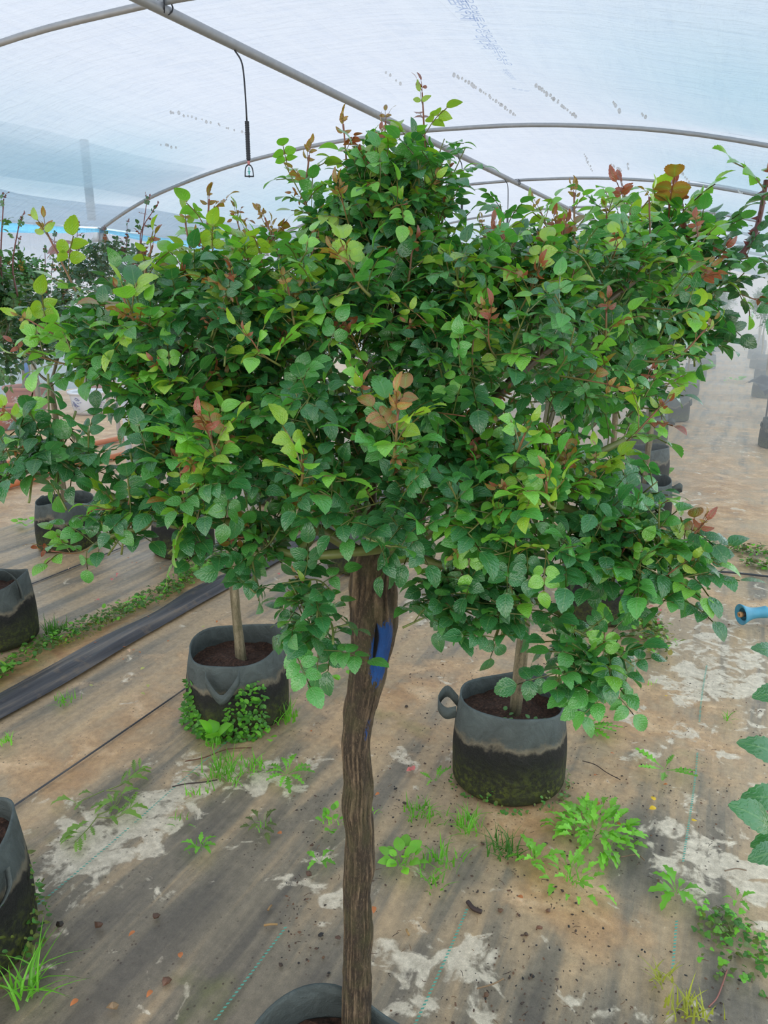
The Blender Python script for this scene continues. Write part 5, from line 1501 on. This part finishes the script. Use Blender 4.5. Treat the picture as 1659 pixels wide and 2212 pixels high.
def uvs(px, py, ru, rv):
    u, v = uv_of(ground(px, py)); return (u, v, ru, rv)
scatter_leaves('clover_patch', 'patch of dull green clover at the lower edge of the floor', 'weeds', [uvs(1580, 2030, .09, .07), uvs(1600, 2090, .10, .08), uvs(1560, 2000, .06, .05)], 190, ['clover'], .021, [WO, WD, WG], 61, .035)
scatter_leaves('weed_heap', 'heap of pulled weeds wilting beyond the front bag', 'weeds', [uvs(1415, 1405, .10, .09), uvs(1402, 1378, .08, .07), uvs(1395, 1360, .05, .05)], 340, ['r'], .032, [WO, WG, (0.30, .26, .08), (0.10, .12, .03)], 62, .075)
strip = [(-2.63 + .03 * math.sin(v * 5), v, .075, .10) for v in np.arange(1.5, 5.0, .13)]
scatter_leaves('weed_strip', 'strip of low weeds in the gap between two ground sheets', 'weeds', strip, 3000, ['r'], .028, [WO, WG, WD, (0.09, .16, .03)], 63, .03)
scatter_leaves('weed_strip', 'bright fresh weeds at the near end of the gap by the bag', 'weeds', [(-2.63, v, .07, .1) for v in (1.55, 1.7, 1.85, 3.3, 3.6, 3.9, 4.1)], 240, ['r'], .045, [WG, WB, (.22, .42, .08)], 64, .045)
scatter_leaves('moss_patch', 'yellow moss in the weed gap with pale petals on it', 'moss', [(-2.60, 2.35, .06, .16), (-2.60, 2.6, .05, .15)], 420, ['r'], .014, [(.25, .24, .03), (.20, .2, .03)], 65, .015)
scatter_leaves('weed_strip', 'low weeds and dry stalks across the far aisle floor', 'weeds', [uvs(1520, 1185, .15, .05), uvs(1580, 1190, .15, .05), uvs(1640, 1195, .15, .06), uvs(1640, 1225, .1, .04)], 420, ['r'], .034, [WO, WG, WD, (.16, .13, .06)], 66, .04)
# liverwort creeping up the bag with the flap, and moss round other bags
def on_bag(root, r, h, n, a0, a1, zmax, size, cols, seed, name, flat=False):
    rg = np.random.RandomState(seed); mb = MB(); V, F, U = round_leaf(1, .9, 1, .08)
    for _ in range(n):
        a = rg.uniform(a0, a1); z = zmax * rg.rand() ** 1.3 * (0.2 + 1.25 * vnoise(np.array(a * 4.0), np.array(seed)))
        e = np.array([math.cos(a), math.sin(a), 0])
        p = e * (r * 1.045 + .004 + .022 * (1 - z / zmax) * rg.rand()) + ZUP * z
        s = size * rg.uniform(.5, 1.2)
        x = nrm(np.cross(ZUP, e)); y = nrm(ZUP * -.5 + e * .8 + rg.randn(3) * .4); nn = np.cross(x, y)
        M3 = np.stack([x, y, nn], 1)
        mb.add(V * s @ M3.T + p, F, np.array(cols[rg.randint(len(cols))]) * rg.uniform(.7, 1.25), np.concatenate([U, np.zeros((len(U), 1))], 1))
    return link(name, mb.mesh(name, M_WEED), root, kind='stuff')
on_bag(lt_, .178, .275, 640, -2.75, -.85, .165, .017, [WG, (.08, .26, .04), (.12, .33, .05)], 71, 'liverwort')
on_bag(cb, .18, .30, 160, -1.2, .5, .2, .014, [(.16, .2, .03), WD], 72, 'moss')
on_bag(rt_, .172, .285, 90, -3.1, 0, .05, .012, [(.14, .18, .03), WD], 73, 'moss')
# seedlings on the soil of the bag with side handles
def seedlings(root, spots, z, size, col):
    for k, (dx, dy) in enumerate(spots):
        for j in range(6):
            ob = link('seedling_leaf', weed_mesh('round', j % 4, col), root)
            a = j * 1.1 + k; s = size * (0.7 + .1 * (j % 4))
            ob.location = (dx + .012 * math.cos(a), dy + .012 * math.sin(a), z + .006 * j); ob.rotation_euler = (.45, 0, a - math.pi / 2); ob.scale = (s, s, s)
seedlings(rt_, [(-.085, -.07), (-.06, -.085), (-.03, -.04), (.055, -.085), (.075, -.1)], .205, .030, (.12, .30, .08))

# pulled weed lying wilted on the sheet, in two pieces
def pulled(px0, py0, paths, label, seed):
    p0 = ground(px0, py0); p0[2] = .006
    t = thing('pulled_weed', p0, label, 'weed')
    for k, (pts, lv) in enumerate(paths):
        P = spline([ground(*q) - p0 + ZUP * .004 for q in pts], 14)
        V, F = tube(P, np.linspace(.0022, .001, 14), 5)
        link('stem', make_mesh('stem', V + ZUP * .003, F, (0.34, .32, .12), None, True, M_WEED), t)
        for j in range(lv):
            f = 0.35 + .65 * j / max(1, lv - 1); i = min(int(f * 13), 12); d = P[i + 1] - P[i]; a = math.atan2(d[1], d[0])
            ob = link('leaf', weed_mesh('flat' if j % 2 else 'lobed', j % 4, (.20, .36, .06)), t)
            s = .048 + .014 * (j % 3)
            ob.location = tuple(P[i] + ZUP * .006); ob.rotation_euler = (.1, 0, a - math.pi / 2 + (.7 if j % 2 else -.7)); ob.scale = (s, s, s)
pulled(225, 1710, [([(225, 1712), (190, 1728), (160, 1742)], 3), ([(230, 1712), (270, 1695), (308, 1665)], 8), ([(230, 1712), (262, 1715), (255, 1740), (235, 1752)], 5)], 'uprooted weed with pale stem lying on the brown sheet', 1)
pulled(205, 1765, [([(215, 1762), (190, 1795), (160, 1825)], 8), ([(210, 1770), (250, 1770), (285, 1752)], 6), ([(210, 1765), (240, 1752), (256, 1730)], 3)], 'second uprooted weed with a fan of wilted lobed leaves', 2)

# fallen petals and yellow leaves, each lying by itself
def petal_mesh(L, Wd, cup, seed, col):
    V, F, U = leaflet(L, Wd, 6, random.Random(seed), cup, .2, False)
    V[:, 2] -= V[:, 2].min() - .0015
    V2 = V + np.array([0, 0, .0008])
    return make_mesh('petal', V, F, col, U, True, M_BITS)
PO = [petal_mesh(.016, .010, .4, k, (.52, .17, .05)) for k in range(3)]
PP = [petal_mesh(.022, .020, .4, k, (.62, .17, .15)) for k in range(3)]
PC = [petal_mesh(.017, .011, .3, k, (.62, .40, .25)) for k in range(3)]
PY = [petal_mesh(.021, .015, .1, k, (.75, .48, .015)) for k in range(3)]
PG = [petal_mesh(.02, .014, .2, k, (.50, .50, .14)) for k in range(3)]
rgp = np.random.RandomState(12)
LMK = [(517, 1500, 'the liverwort bag'), (392, 1180, 'the seedling bag'), (30, 1380, 'the bag with arching strap'), (135, 1200, 'the bag with raised handle'), (200, 1410, 'the black fold'), (1097, 1680, 'the bag with side handles'), (775, 1900, 'the gnarled trunk'), (30, 2000, 'the corner bag'), (620, 1680, 'the star shaped rosette'), (1400, 1390, 'the weed heap'), (1600, 1335, 'the hose nozzle'), (1292, 1330, 'the wide mossy bag'), (1440, 1670, 'the five armed rosette'), (720, 1230, 'the bag behind the trunk'), (330, 1290, 'the weed strip'), (1270, 1800, 'the lush weed clump')]
def spot_labels(base, spots):
    """where each petal lies: beside, before or beyond the nearest thing one can find, counted from the left where several lie alike"""
    out = []
    for (x, y) in spots:
        lx, ly, nm = min(LMK, key=lambda q: math.hypot((q[0] - x), 1.3 * (q[1] - y)))
        dx, dy = x - lx, y - ly
        rel = ('left of ' if dx < 0 else 'right of ') if abs(dx) > abs(dy) else ('beyond ' if dy < 0 else 'in front of ')
        out.append(base + ' ' + rel + nm)
    res = list(out); cnt = ['leftmost', 'second', 'third', 'fourth', 'fifth', 'sixth', 'seventh', 'eighth', 'ninth', 'tenth']
    for t in set(out):
        ids = sorted([i for i in range(len(out)) if out[i] == t], key=lambda i: spots[i])
        if len(ids) > 1:
            for n, i in enumerate(ids):
                res[i] = t + ', ' + cnt[min(n, 9)] + (' from the left' if n else ' of them')
    return res
def litter(name, meshes, spots, label, cat, group):
    if isinstance(label, str): label = spot_labels(label, spots)
    for k, (px, py) in enumerate(spots):
        p = ground(px, py); p[2] = .006
        o = link(name, meshes[k % 3], None, p, label if isinstance(label, str) else label[k], cat, group if len(spots) > 1 else None)
        o.rotation_euler = (rgp.uniform(-.15, .15), rgp.uniform(-.15, .15), rgp.rand() * 6.28)
        s = 0.8 + .5 * rgp.rand(); o.scale = (s, s, s)
litter('fallen_leaf', PY, [(1363, 1521), (1437, 1509), (1416, 1752), (1412, 1736), (1493, 1779)], ['yellow oval leaf lying alone between hanging leaves and the mud', 'smaller yellow leaf lying beyond the lone oval one', 'yellow leaf touching a shrivelled one below the five armed rosette', 'yellow leaf tucked closest under the five armed rosette', 'yellow leaf nearest the pale cracked silt patch'], 'leaf', 'yellow leaves fallen on the sheet')
litter('fallen_petal', PP, [(1424, 1345), (1420, 1349), (1373, 1345), (1395, 1321), (1384, 1316), (1412, 1317), (1425, 1320), (895, 1671), (890, 1668)], 'coral red petal fallen', 'petal', 'coral petals fallen right of the trunk')
litter('fallen_petal', PP, [(257, 1242), (252, 1250), (244, 1254), (600, 1243), (215, 1302), (1020, 1297), (1028, 1290)], 'coral petal among rear bags,', 'petal', 'coral petals fallen among the rear bags')
litter('fallen_petal', PO, [(148, 1388), (135, 1350), (142, 1346), (125, 1350), (200, 1400), (203, 1394), (232, 1387), (325, 1338), (318, 1336), (265, 1402), (290, 1410), (300, 1412), (268, 1429), (145, 1458), (362, 1390), (470, 1345), (488, 1254), (500, 1260), (290, 1218), (295, 1220), (275, 1208), (345, 1230), (355, 1228)], 'faded orange petal lying', 'petal', 'orange petals scattered on the left sheets')
litter('fallen_petal', PC, [(390, 1262), (395, 1250), (278, 1407), (255, 1342), (150, 1230), (130, 1212), (160, 1225), (262, 1302), (185, 1265), (340, 1195)], 'cream petal lying', 'petal', 'cream petals scattered by the weed strip')
litter('fallen_leaf', PG, [(313, 1447), (305, 1502), (193, 1485), (320, 1484), (475, 1395), (440, 1360)], 'pale yellow green leaf lying', 'leaf', 'pale leaves on the middle sheet')
litter('fallen_petal', PO, [(674, 1586), (808, 1966), (1282, 1682), (1295, 1740), (1442, 1700), (820, 1720), (610, 1808), (294, 2020), (330, 2148), (390, 2078), (170, 2168), (1318, 1632), (1340, 1790), (1130, 1948)], 'orange brown petal lying singly', 'petal', 'orange brown petals on the nearer floor')
# stones and clods
def clod(px, py, s, label, col, seed, nm='clod'):
    bm = bmesh_ico(1); V, F = bm
    rg = np.random.RandomState(seed); V = V * (1 + rg.randn(len(V), 1) * .18) * np.array([1, .8, .6]) * s
    V = V + np.array([0, 0, .45 * s])
    p = ground(px, py); p[2] = .003
    link(nm, make_mesh(nm, V, F, col, None, False, M_BITS), None, p, label, 'soil clod' if nm == 'clod' else 'wood chip')
def bmesh_ico(sub):
    import bmesh
    b = bmesh.new(); bmesh.ops.create_icosphere(b, subdivisions=sub, radius=1)
    b.verts.ensure_lookup_table()
    V = np.array([v.co[:] for v in b.verts]); F = np.array([[v.index for v in f.verts] for f in b.faces]); b.free()
    return V, F
BR = (.10, .05, .03)
clod(337, 1984, .011, 'reddish brown clod standing alone on grey sheet', BR, 1); clod(245, 2180, .014, 'tan three cornered flake at the bottom of the photo', (.26, .17, .09), 2); clod(667, 1892, .011, 'dark clod below the pair of lobed leaves', BR, 3)
clod(1165, 2008, .008, 'round reddish clod by the torn sheet edge', (.2, .09, .05), 4); clod(360, 2124, .012, 'broken brown clod low on the grey sheet', (.15, .07, .04), 5); clod(212, 2003, .011, 'crumbling clod on a rusty stain', BR, 6); clod(130, 2002, .011, 'black clod with a pale leaf scrap near the corner bag', (.03, .02, .015), 7); clod(730, 2030, .007, 'little dark clod close beside the gnarled trunk', BR, 8)
def chip(px, py, L, a, label, col=(.40, .24, .09)):
    V, F = tube([(-L / 2, 0, .004), (0, .001, .005), (L / 2, 0, .004)], .0028, 6)
    p = ground(px, py); p[2] = .002
    o = link('wood_chip', make_mesh('wood_chip', V, F, col, None, True, M_BITS), None, p, label, 'wood chip'); o.rotation_euler = (0, 0, a)
chip(585, 2002, .034, .1, 'pale wood splinter on the grey sheet, longest of the chips'); chip(881, 2018, .018, 1.9, 'short yellow splinter on brown silt beside the trunk'); chip(583, 1965, .018, 1.2, 'thin splinter standing off the longest chip', (.3, .18, .08))
# roots and cords
def cord(name, pts, r, mat, label, cat, z=.006, col=(.05, .03, .025)):
    P = spline([ground(*q) + ZUP * z for q in pts], 30); o = P[0].copy(); o[2] = 0
    V, F = tube(P - o, r, 7)
    return link(name, make_mesh(name, V, F, col, None, True, mat), None, o, label, cat)
cord('dead_root', [(372, 1703), (400, 1697), (440, 1693), (470, 1688)], .0022, M_BITS, 'long thin dark root on the pale silt by the grass tuft', 'root')
cord('dead_root', [(400, 1648), (440, 1640), (490, 1622), (545, 1618)], .002, M_BITS, 'reddish root lying before the liverwort bag', 'root', .006, (.14, .06, .03))
cord('dead_root', [(1258, 1647), (1285, 1655), (1310, 1672), (1340, 1688)], .0015, M_BITS, 'thin wavy dark root on mud past the front bag', 'root')
cord('dead_root', [(1010, 1952), (1022, 1966), (1040, 1974)], .006, M_BITS, 'short thick black root where the silt ends', 'root')
cord('dead_root', [(1030, 2140), (1065, 2130), (1088, 2118)], .0018, M_BITS, 'pale root thread on the grey sheet at the lower edge', 'root', .006, (.3, .19, .1))
cord('dead_root', [(1530, 2180), (1548, 2160), (1560, 2130), (1570, 2100)], .0016, M_BITS, 'pink runner reaching out of the clover patch', 'root', .006, (.35, .13, .10))
cord('dead_root', [(1340, 1855), (1375, 1850), (1392, 1862)], .002, M_BITS, 'forked dry stalk by the lush green clump', 'root', .006, (.2, .13, .08))
cord('dead_root', [(1565, 1885), (1590, 1880), (1612, 1884)], .002, M_BITS, 'dry stalk on the pale cracked silt', 'root', .006, (.25, .18, .12))
cord('drip_line', [(1480, 1232), (1540, 1236), (1600, 1241), (1680, 1250)], .006, M_BLACKPL, 'dark irrigation cord crossing the soil at the far weeds', 'cord')
# frayed straw-like threads of the torn sheet
mb = MB(); rg = np.random.RandomState(8)
for (px, py, n, L) in [(1165, 1965, 70, .035), (1060, 1785, 46, .05), (1230, 1775, 26, .03), (1110, 1800, 20, .04), (1140, 1770, 16, .03)]:
    c = ground(px, py)
    for _ in range(n):
        a = rg.uniform(.2, 2.6); d = np.array([math.cos(a), math.sin(a), rg.uniform(0, .35)])
        b = c + np.array([rg.randn() * .025, rg.randn() * .025, .004])
        V, F = tube([b, b + d * L * .5 + ZUP * .004, b + d * L * rg.uniform(.6, 1)], .0007, 3, False)
        mb.add(V, F, np.array((.34, .30, .25)) * rg.uniform(.6, 1.2))
link('frayed_threads', mb.mesh('frayed_threads', M_BITS), floor, kind='stuff')
# crumbs of soil over the floor
mb = MB(); rg = np.random.RandomState(4); IV, IF = bmesh_ico(1)
OV = np.array([[1, 0, 0], [-1, 0, 0], [0, 1, 0], [0, -1, 0], [0, 0, 1], [0, 0, -1]], float); OF = np.array([(0, 2, 4), (2, 1, 4), (1, 3, 4), (3, 0, 4), (2, 0, 5), (1, 2, 5), (3, 1, 5), (0, 3, 5)])
k = 0
while k < 2600:
    px, py = rg.uniform(-50, 1720), rg.uniform(1150, 2300)
    p = ground(px, py); u, v = uv_of(p)
    if fbm(np.array(u * 3 + 2), np.array(v * 3 + 8), 3) + rg.rand() * .35 < .62: continue
    s = rg.uniform(.0012, .0034) * (1.9 if rg.rand() < .06 else 1)
    mb.add(IV * (1 + rg.randn(len(IV), 1) * .2) * s * np.array([rg.uniform(.6, 1.8), 1, .6]) @ np.array(Matrix.Rotation(rg.rand() * 6.28, 3, 'Z')).T + p + ZUP * .003, IF, np.array([(.05, .03, .02), (.09, .05, .03), (.02, .016, .015), (.16, .08, .04)][rg.randint(4)]))
    k += 1
link('soil_crumbs', mb.mesh('soil_crumbs', M_BITS, False), floor, kind='stuff')
# dry wisps lying about
mb = MB()
for _ in range(300):
    px, py = rg.uniform(-20, 1690), rg.uniform(1450, 2230); p = ground(px, py); a = rg.rand() * 6.28; L = rg.uniform(.006, .022)
    d = np.array([math.cos(a), math.sin(a), 0]); V, F = tube([p + ZUP * .004 - d * L / 2, p + ZUP * .006 + np.array([rg.randn(), rg.randn(), 0]) * .002, p + ZUP * .004 + d * L / 2], .0008, 3, False)
    mb.add(V, F, np.array([(.12, .06, .035), (.22, .12, .06), (.05, .03, .02)][rg.randint(3)]))
link('dry_wisps', mb.mesh('dry_wisps', M_BITS), floor, kind='stuff')

# ------------------------------------------------------------------ sprinklers under the ridge
def sprinkler(px, py, label, full=True, drop=.34):
    p = ground(px, py, 2.77); u, v = uv_of(p); p = H(RIDGE_U, v, 2.77)
    t = thing('sprinkler', p, label, 'sprinkler', 'sprinklers hung from the ridge pipe')
    P = spline([(0, 0, 0), (.035, -.005, -.06), (.045, -.008, -.5 * drop), (.048, -.008, -drop)], 18)
    V, F = tube(P, .0045, 8); link('feed_tube', make_mesh('feed_tube', V, F, None, None, True, M_BLACKPL), t)
    b = P[-1]
    prof = [(.002, 0)]
    for k in range(22):
        z = -.008 - k * .0088
        prof += [(.0125, z), (.0125, z - .0042), (.0103, z - .0046), (.0103, z - .0084)]
    prof += [(.006, -.206), (.001, -.208)]
    V, F = lathe([(r, z) for r, z in prof], 14); link('weight', make_mesh('weight', V + b, F, None, None, False, M_BLACKPL), t)
    V, F = lathe([(.001, -.204), (.0075, -.206), (.0085, -.213), (.0065, -.218), (.0085, -.224), (.001, -.226)], 12); link('collar', make_mesh('collar', V + b, F, None, None, True, M_PINK), t)
    mb = MB()
    for s in (-1, 1):
        V, F = tube(spline([(0, 0, -.226), (s * .012, 0, -.232), (s * .020, 0, -.250), (s * .023, 0, -.285)], 12), .0034, 7); mb.add(V, F)
    V, F = tube([(-.026, 0, -.285), (0, 0, -.286), (.026, 0, -.285)], .0038, 7); mb.add(V, F)
    V, F = lathe([(.001, -.279), (.006, -.281), (.006, -.289), (.001, -.292)], 10); mb.add(V, F)
    V, F, C, U = mb.arrays(); link('bridge', make_mesh('bridge', V + b, F, None, None, True, M_BLACKPL), t)
    mb = MB()
    V, F = lathe([(.001, -.238), (.003, -.24), (.0022, -.26), (.005, -.268), (.002, -.278), (.0008, -.28)], 10); mb.add(V, F)
    V, F = tube([(-.008, 0, -.262), (0, 0, -.258), (.008, 0, -.262)], .0018, 6); mb.add(V, F)
    V, F, C, U = mb.arrays(); link('spinner', make_mesh('spinner', V + b, F, None, None, True, M_TEAL), t)
    t.rotation_euler = (0, 0, .15)
sprinkler(540, 103, 'black sprinkler with ribbed weight and teal spinner hanging in full view')
sprinkler(1026, 337, 'sprinkler tube hanging beyond the tip of the big rose', True, .36)
sprinkler(1127, 386, 'sprinkler tube dropping from where the third arch crosses the ridge', True, .40)

# ------------------------------------------------------------------ far left: hoses, post, bowls
def hose(pa, pb, label, seed):
    A, B = ground(*pa), ground(*pb); d = nrm(B - A); rg = np.random.RandomState(seed)
    pts = [A - d * 3 + ZUP * .03] + [A + (B - A) * t + np.append(rg.randn(2) * .02, .03) for t in (0, .4, .8, 1)] + [B + d * (B - A)[1] * 0 + d * 1.2 + ZUP * .03]
    P = spline(pts, 40); o = P[0].copy(); o[2] = 0
    V, F = tube(P - o, .028, 12); link('hose', make_mesh('hose', V, F, None, None, True, M_ORANGE), None, o, label, 'hose')
hose((0, 1010), (275, 947), 'orange hose, farther of two lying across the soil', 1)
hose((0, 1062), (265, 987), 'orange hose, nearer of two lying across the soil', 2)
p = ground(283, 1025); V, F = tube([(0, 0, 0), (0, 0, .35), (0, 0, .75)], .028, 12)
t = thing('short_post', p, 'short white post standing in the soil where the hoses end', 'post')
link('post', make_mesh('post', V, F, None, None, True, M_POST), t)
V, F = lathe([(.001, .77), (.03, .765), (.032, .745), (.030, .73)], 14); link('post_cap', make_mesh('post_cap', V, F, None, None, True, M_POST), t)

def bowl(u, v, r, h, mat, patmat, label, seed, name, cat, motif):
    t = thing(name, H(u, v, .004), label, cat)
    prof = [(.001, .02), (r * .55, .02), (r * .6, 0), (r * .68, .0), (r * .78, h * .12), (r * .88, h * .45), (r * .93, h * .80), (r * .94, h * .86), (r * 1.03, h * .88), (r * 1.05, h * .94), (r * 1.03, h), (r * .95, h * .99), (r * .90, h * .9), (r * .86, h * .7)]
    V, F = lathe(prof, 40); link('bowl', make_mesh('bowl', V, F, None, None, True, mat), t)
    V, F = lathe([(r * .87, h * .84), (r * .5, h * .87), (.001, h * .88)], 30); link('soil', make_mesh('soil', V, F, None, None, True, M_SOIL), t)
    rg = np.random.RandomState(seed); mb = MB()
    for c0 in motif:
        for _ in range(26):
            a = c0 + rg.randn() * .16; z = h * (.5 + rg.randn() * .12); rr = r * (.885 + .05 * ((z / h - .45) / .35)) + .004
            L = rg.uniform(.02, .06); tl = rg.uniform(-.8, .8)
            pts = []
            for q in (-.5, 0, .5):
                aa = a + q * L / rr * math.cos(tl); zz = z + q * L * math.sin(tl) + .01 * (q * q); r2 = r * (.885 + .05 * ((zz / h - .45) / .35)) + .003
                pts.append((r2 * math.cos(aa), r2 * math.sin(aa), zz))
            V, F = tube(pts, [.001, .006, .001], 5); mb.add(V, F)
    link('painted_flowers', mb.mesh('painted_flowers', patmat), t, kind='stuff')
    return t
cam_az = lambda u, v: math.atan2(-(H(u, v)[1]), -(H(u, v)[0]))
u_, v_ = uv_of(ground(64, 888)); bw = bowl(u_, v_, .29, .34, M_TERRA, M_WHITEPAT, 'terracotta planter with white flower pattern in the far bay', 1, 'planter', 'planter', [cam_az(u_, v_) - .6, cam_az(u_, v_) + .75])
b0 = H(u_, v_, .3)
stock(bw, [b0, b0 + np.array([.02, 0, .3]), b0 + np.array([0, 0, .62])], .06, .05, 14, 3)
BTR = simple('blue_wound_paint', (.02, .12, .35), .5)
V, F = tube([(.115, -.06, .45), (.118, -.065, .56), (.115, -.06, .66)], [.02, .03, .02], 8); link('paint_daub', make_mesh('paint_daub', V + np.array([-.06, .0, 0]), F, None, None, True, BTR), bw)
pl = Plant(901); cpt = H(u_, v_, 1.15); Bp = [(cpt, (.45, .45, .3), 1)]
pl.fill(Bp, 150, 1.3, ('bdark', 'bdark', 'bmid')); pl.crown(Bp, 45, 1.3, .3, (.1, .2), .003, (4, 6), 1.0, ('bdark', 'bmid'), .1); limbs_to(bw, H(u_, v_, .9), [cpt + np.array([.2, 0, .1]), cpt + np.array([-.2, 0, .1]), cpt + np.array([0, -.2, .15])], .02, 3); pl.build(bw, 0, 'FAR', 'FAR', 3)
rgg = blade_grass(120, .14, .9, 5, WO, .006, .08); ob = link('grass', rgg.mesh('grass', M_WEED), bw, (0.12, .05, .29), kind='stuff')
u_, v_ = uv_of(ground(8, 925)); bowl(u_, v_, .27, .26, M_TERRA, M_WHITEPAT, 'second terracotta planter cut by the photo edge before the first', 2, 'planter', 'planter', [cam_az(u_, v_) + .3])
u_, v_ = uv_of(ground(194, 893)); bw = bowl(u_, v_, .245, .30, M_WHITEGLZ, M_INK, 'white glazed bowl with blue painted flowers', 3, 'glazed_bowl', 'bowl', [cam_az(u_, v_) - .75, cam_az(u_, v_) + .6])
b0 = H(u_, v_, .22); stock(bw, [b0, b0 + np.array([.01, 0, .3]), b0 + np.array([-.03, 0, .7])], .035, .03, 14, 4)
pl = Plant(902); cpt = H(u_, v_, 1.1); Bp = [(cpt, (.4, .4, .28), 1)]
pl.fill(Bp, 120, 1.3, ('bdark', 'bmid')); limbs_to(bw, H(u_, v_, .85), [cpt + np.array([.2, 0, .1]), cpt + np.array([-.2, 0, .1])], .015, 3); pl.build(bw, 0, 'FAR', 'FAR', 3)
u_, v_ = uv_of(ground(208, 862)); bowl(u_, v_, .26, .30, M_TERRA, M_WHITEPAT, 'terracotta planter standing behind the white glazed bowl', 4, 'planter', 'planter', [cam_az(u_, v_)])
# thin staked stem in front of the planters
u_, v_ = uv_of(ground(88, 905)); t = thing('staked_stem', H(u_, v_, .0), 'slim mossy stem standing before the terracotta planter', 'plant')
stock(t, [H(u_, v_, -.01), H(u_ + .01, v_, .35), H(u_ - .02, v_, .8)], .04, .03, 14, 8)

# ------------------------------------------------------------------ hose nozzle on the floor
p0 = ground(1596, 1352); u0, v0 = uv_of(p0)
t = thing('hose_nozzle', (p0[0], p0[1], .006), 'blue trumpet shaped hose nozzle with yellow sleeve lying on the floor', 'hose nozzle')
Rn = np.array(Matrix.Rotation(math.radians(7), 3, 'Z') @ Matrix.Rotation(math.radians(90 - 3), 3, 'Y'))
def noz(prof, n=26): 
    V, F = lathe([(r, z) for r, z in prof], n); return V @ Rn.T + np.array([0, .0, .052]), F
V, F = noz([(.030, .012), (.044, .002), (.0485, 0), (.050, .003), (.046, .012), (.036, .032), (.028, .055), (.0255, .085), (.0275, .115), (.029, .128), (.026, .132)])
link('horn', make_mesh('horn', V, F, None, None, True, M_BLUE), t)
V, F = noz([(.044, .003), (.034, .020), (.024, .045), (.001, .05)]); link('horn_lining', make_mesh('horn_lining', V, F, None, None, True, simple('blue_inside', (.03, .16, .22), .5)), t)
V, F = noz([(.001, .12), (.024, .125), (.0255, .135), (.0255, .182), (.022, .186), (.001, .187)]); link('sleeve', make_mesh('sleeve', V, F, None, None, True, M_YELLOW), t)
V, F = noz([(.001, .05), (.011, .046), (.012, .012), (.001, .010)]); link('core', make_mesh('core', V, F, None, None, True, M_BLACKPL), t)
V, F = noz([(.006, -.006), (.0125, -.008), (.014, 0), (.012, .012), (.005, .013), (.006, -.006)]); link('tip_ring', make_mesh('tip_ring', V, F, None, None, True, simple('tan_plastic', (.55, .30, .13), .45)), t)
V, F = tube(spline([(.18, .0, .043), (.26, .03, .035), (.4, .02, .02), (.8, .1, .016)], 20), .012, 10); link('hose_tail', make_mesh('hose_tail', V, F, None, None, True, M_POST), t)

# ------------------------------------------------------------------ rose whose sprigs reach in at the right edge of the photo
pe = at(1900, 1900, 1.0); u_, v_ = uv_of(pe)
et, eb = potted(u_, v_, 'large leaved rose sprigs reaching in from beyond the photo edge', .17, .28, 81, [], (0, 0), .55, (.012, .010))
ep = Plant(81)
def sprig(base, tip, w, leaves):
    B0, T0 = at(base[0], base[1], w), at(tip[0], tip[1], w)
    P = [B0, (B0 + T0) / 2 + ZUP * .01, T0]
    ep.stems.append((spline(P, 9), np.linspace(.002, .0012, 9), np.array((.2, .07, .05)), np.array((.2, .12, .05)), True))
    ang = math.atan2(T0[2] - B0[2], T0[0] - B0[0])
branch(et, [eb, at(1800, 1720, 1.0), at(1700, 1760, .98)], .004, .002, 'branch', None, 10, 7, True, 3, (.17, .07, .05))
branch(et, [eb, at(1800, 1560, 1.0), at(1720, 1600, .98)], .004, .002, 'branch', None, 10, 7, True, 4, (.17, .07, .05))
def big_leaflet(px, py, tx, ty, w, L, Wd, tilt, seed):
    lv, lf, lu = leaflet(L, Wd, 14, random.Random(seed), .15, .12)
    a = nrm(at(tx, ty, w - .01) - at(px, py, w)); n = nrm(-FW * .75 + UP * .65 + RT * tilt)
    M3 = frame_of(a, n); p = at(px, py, w)
    o = link('leaf', make_mesh('leaf', lv @ M3.T + p - np.array(et.location), lf, np.tile(np.array([[.050, .20, .060]]), (len(lv), 1)), lu, True, M_LEAF), et)
big_leaflet(1695, 1640, 1565, 1585, .97, .066, .036, .1, 1); big_leaflet(1665, 1790, 1562, 1722, .97, .064, .042, .2, 2); big_leaflet(1700, 1730, 1575, 1715, 1.0, .062, .040, -.1, 3); big_leaflet(1715, 1800, 1610, 1830, .98, .06, .032, .1, 4); big_leaflet(1690, 1838, 1640, 1850, .96, .05, .03, 0, 5)
big_leaflet(1700, 1500, 1636, 1502, 1.0, .05, .03, 0, 6); big_leaflet(1690, 1420, 1650, 1405, 1.0, .05, .03, .1, 7)
branch(et, [at(1790, 1790, .99), at(1700, 1772, .98), at(1660, 1775, .97)], .0016, .001, 'branch', None, 8, 6, False, 5, (.2, .1, .05))
branch(et, [eb, at(1790, 1520, 1.02), at(1695, 1460, 1.0)], .003, .0014, 'branch', None, 10, 6, True, 7, (.17, .07, .05))
# crumpled black sheet slung by the far right row
rg = np.random.RandomState(3); uu = np.linspace(-.45, .45, 26); vv = np.linspace(-.3, .3, 18)
Ug, Vg = np.meshgrid(uu, vv, indexing='ij'); Zg = .46 + .22 * fbm(Ug * 6 + 4, Vg * 6, 4) - .5 * np.abs(Ug) ** 1.5 - .7 * Vg ** 2
t = thing('folded_sheet', H(.62, 13.2 - 2.2, 0), 'crumpled black plastic sheet draped on pegs across the aisle', 'plastic sheet')
V = np.stack([Ug, Vg, Zg], -1).reshape(-1, 3); link('sheet', make_mesh('sheet', V, grid_faces(26, 18), None, None, True, M_BLACKPL), t)
for (a, b) in ((-.3, -.1), (.3, -.1), (-.1, .15), (.25, .15)):
    V, F = tube([(a, b, 0), (a, b, .35), (a, b, .50 - .5 * abs(a) ** 1.5)], .012, 7); link('peg', make_mesh('peg', V, F, None, None, True, M_BLACKPL), t)
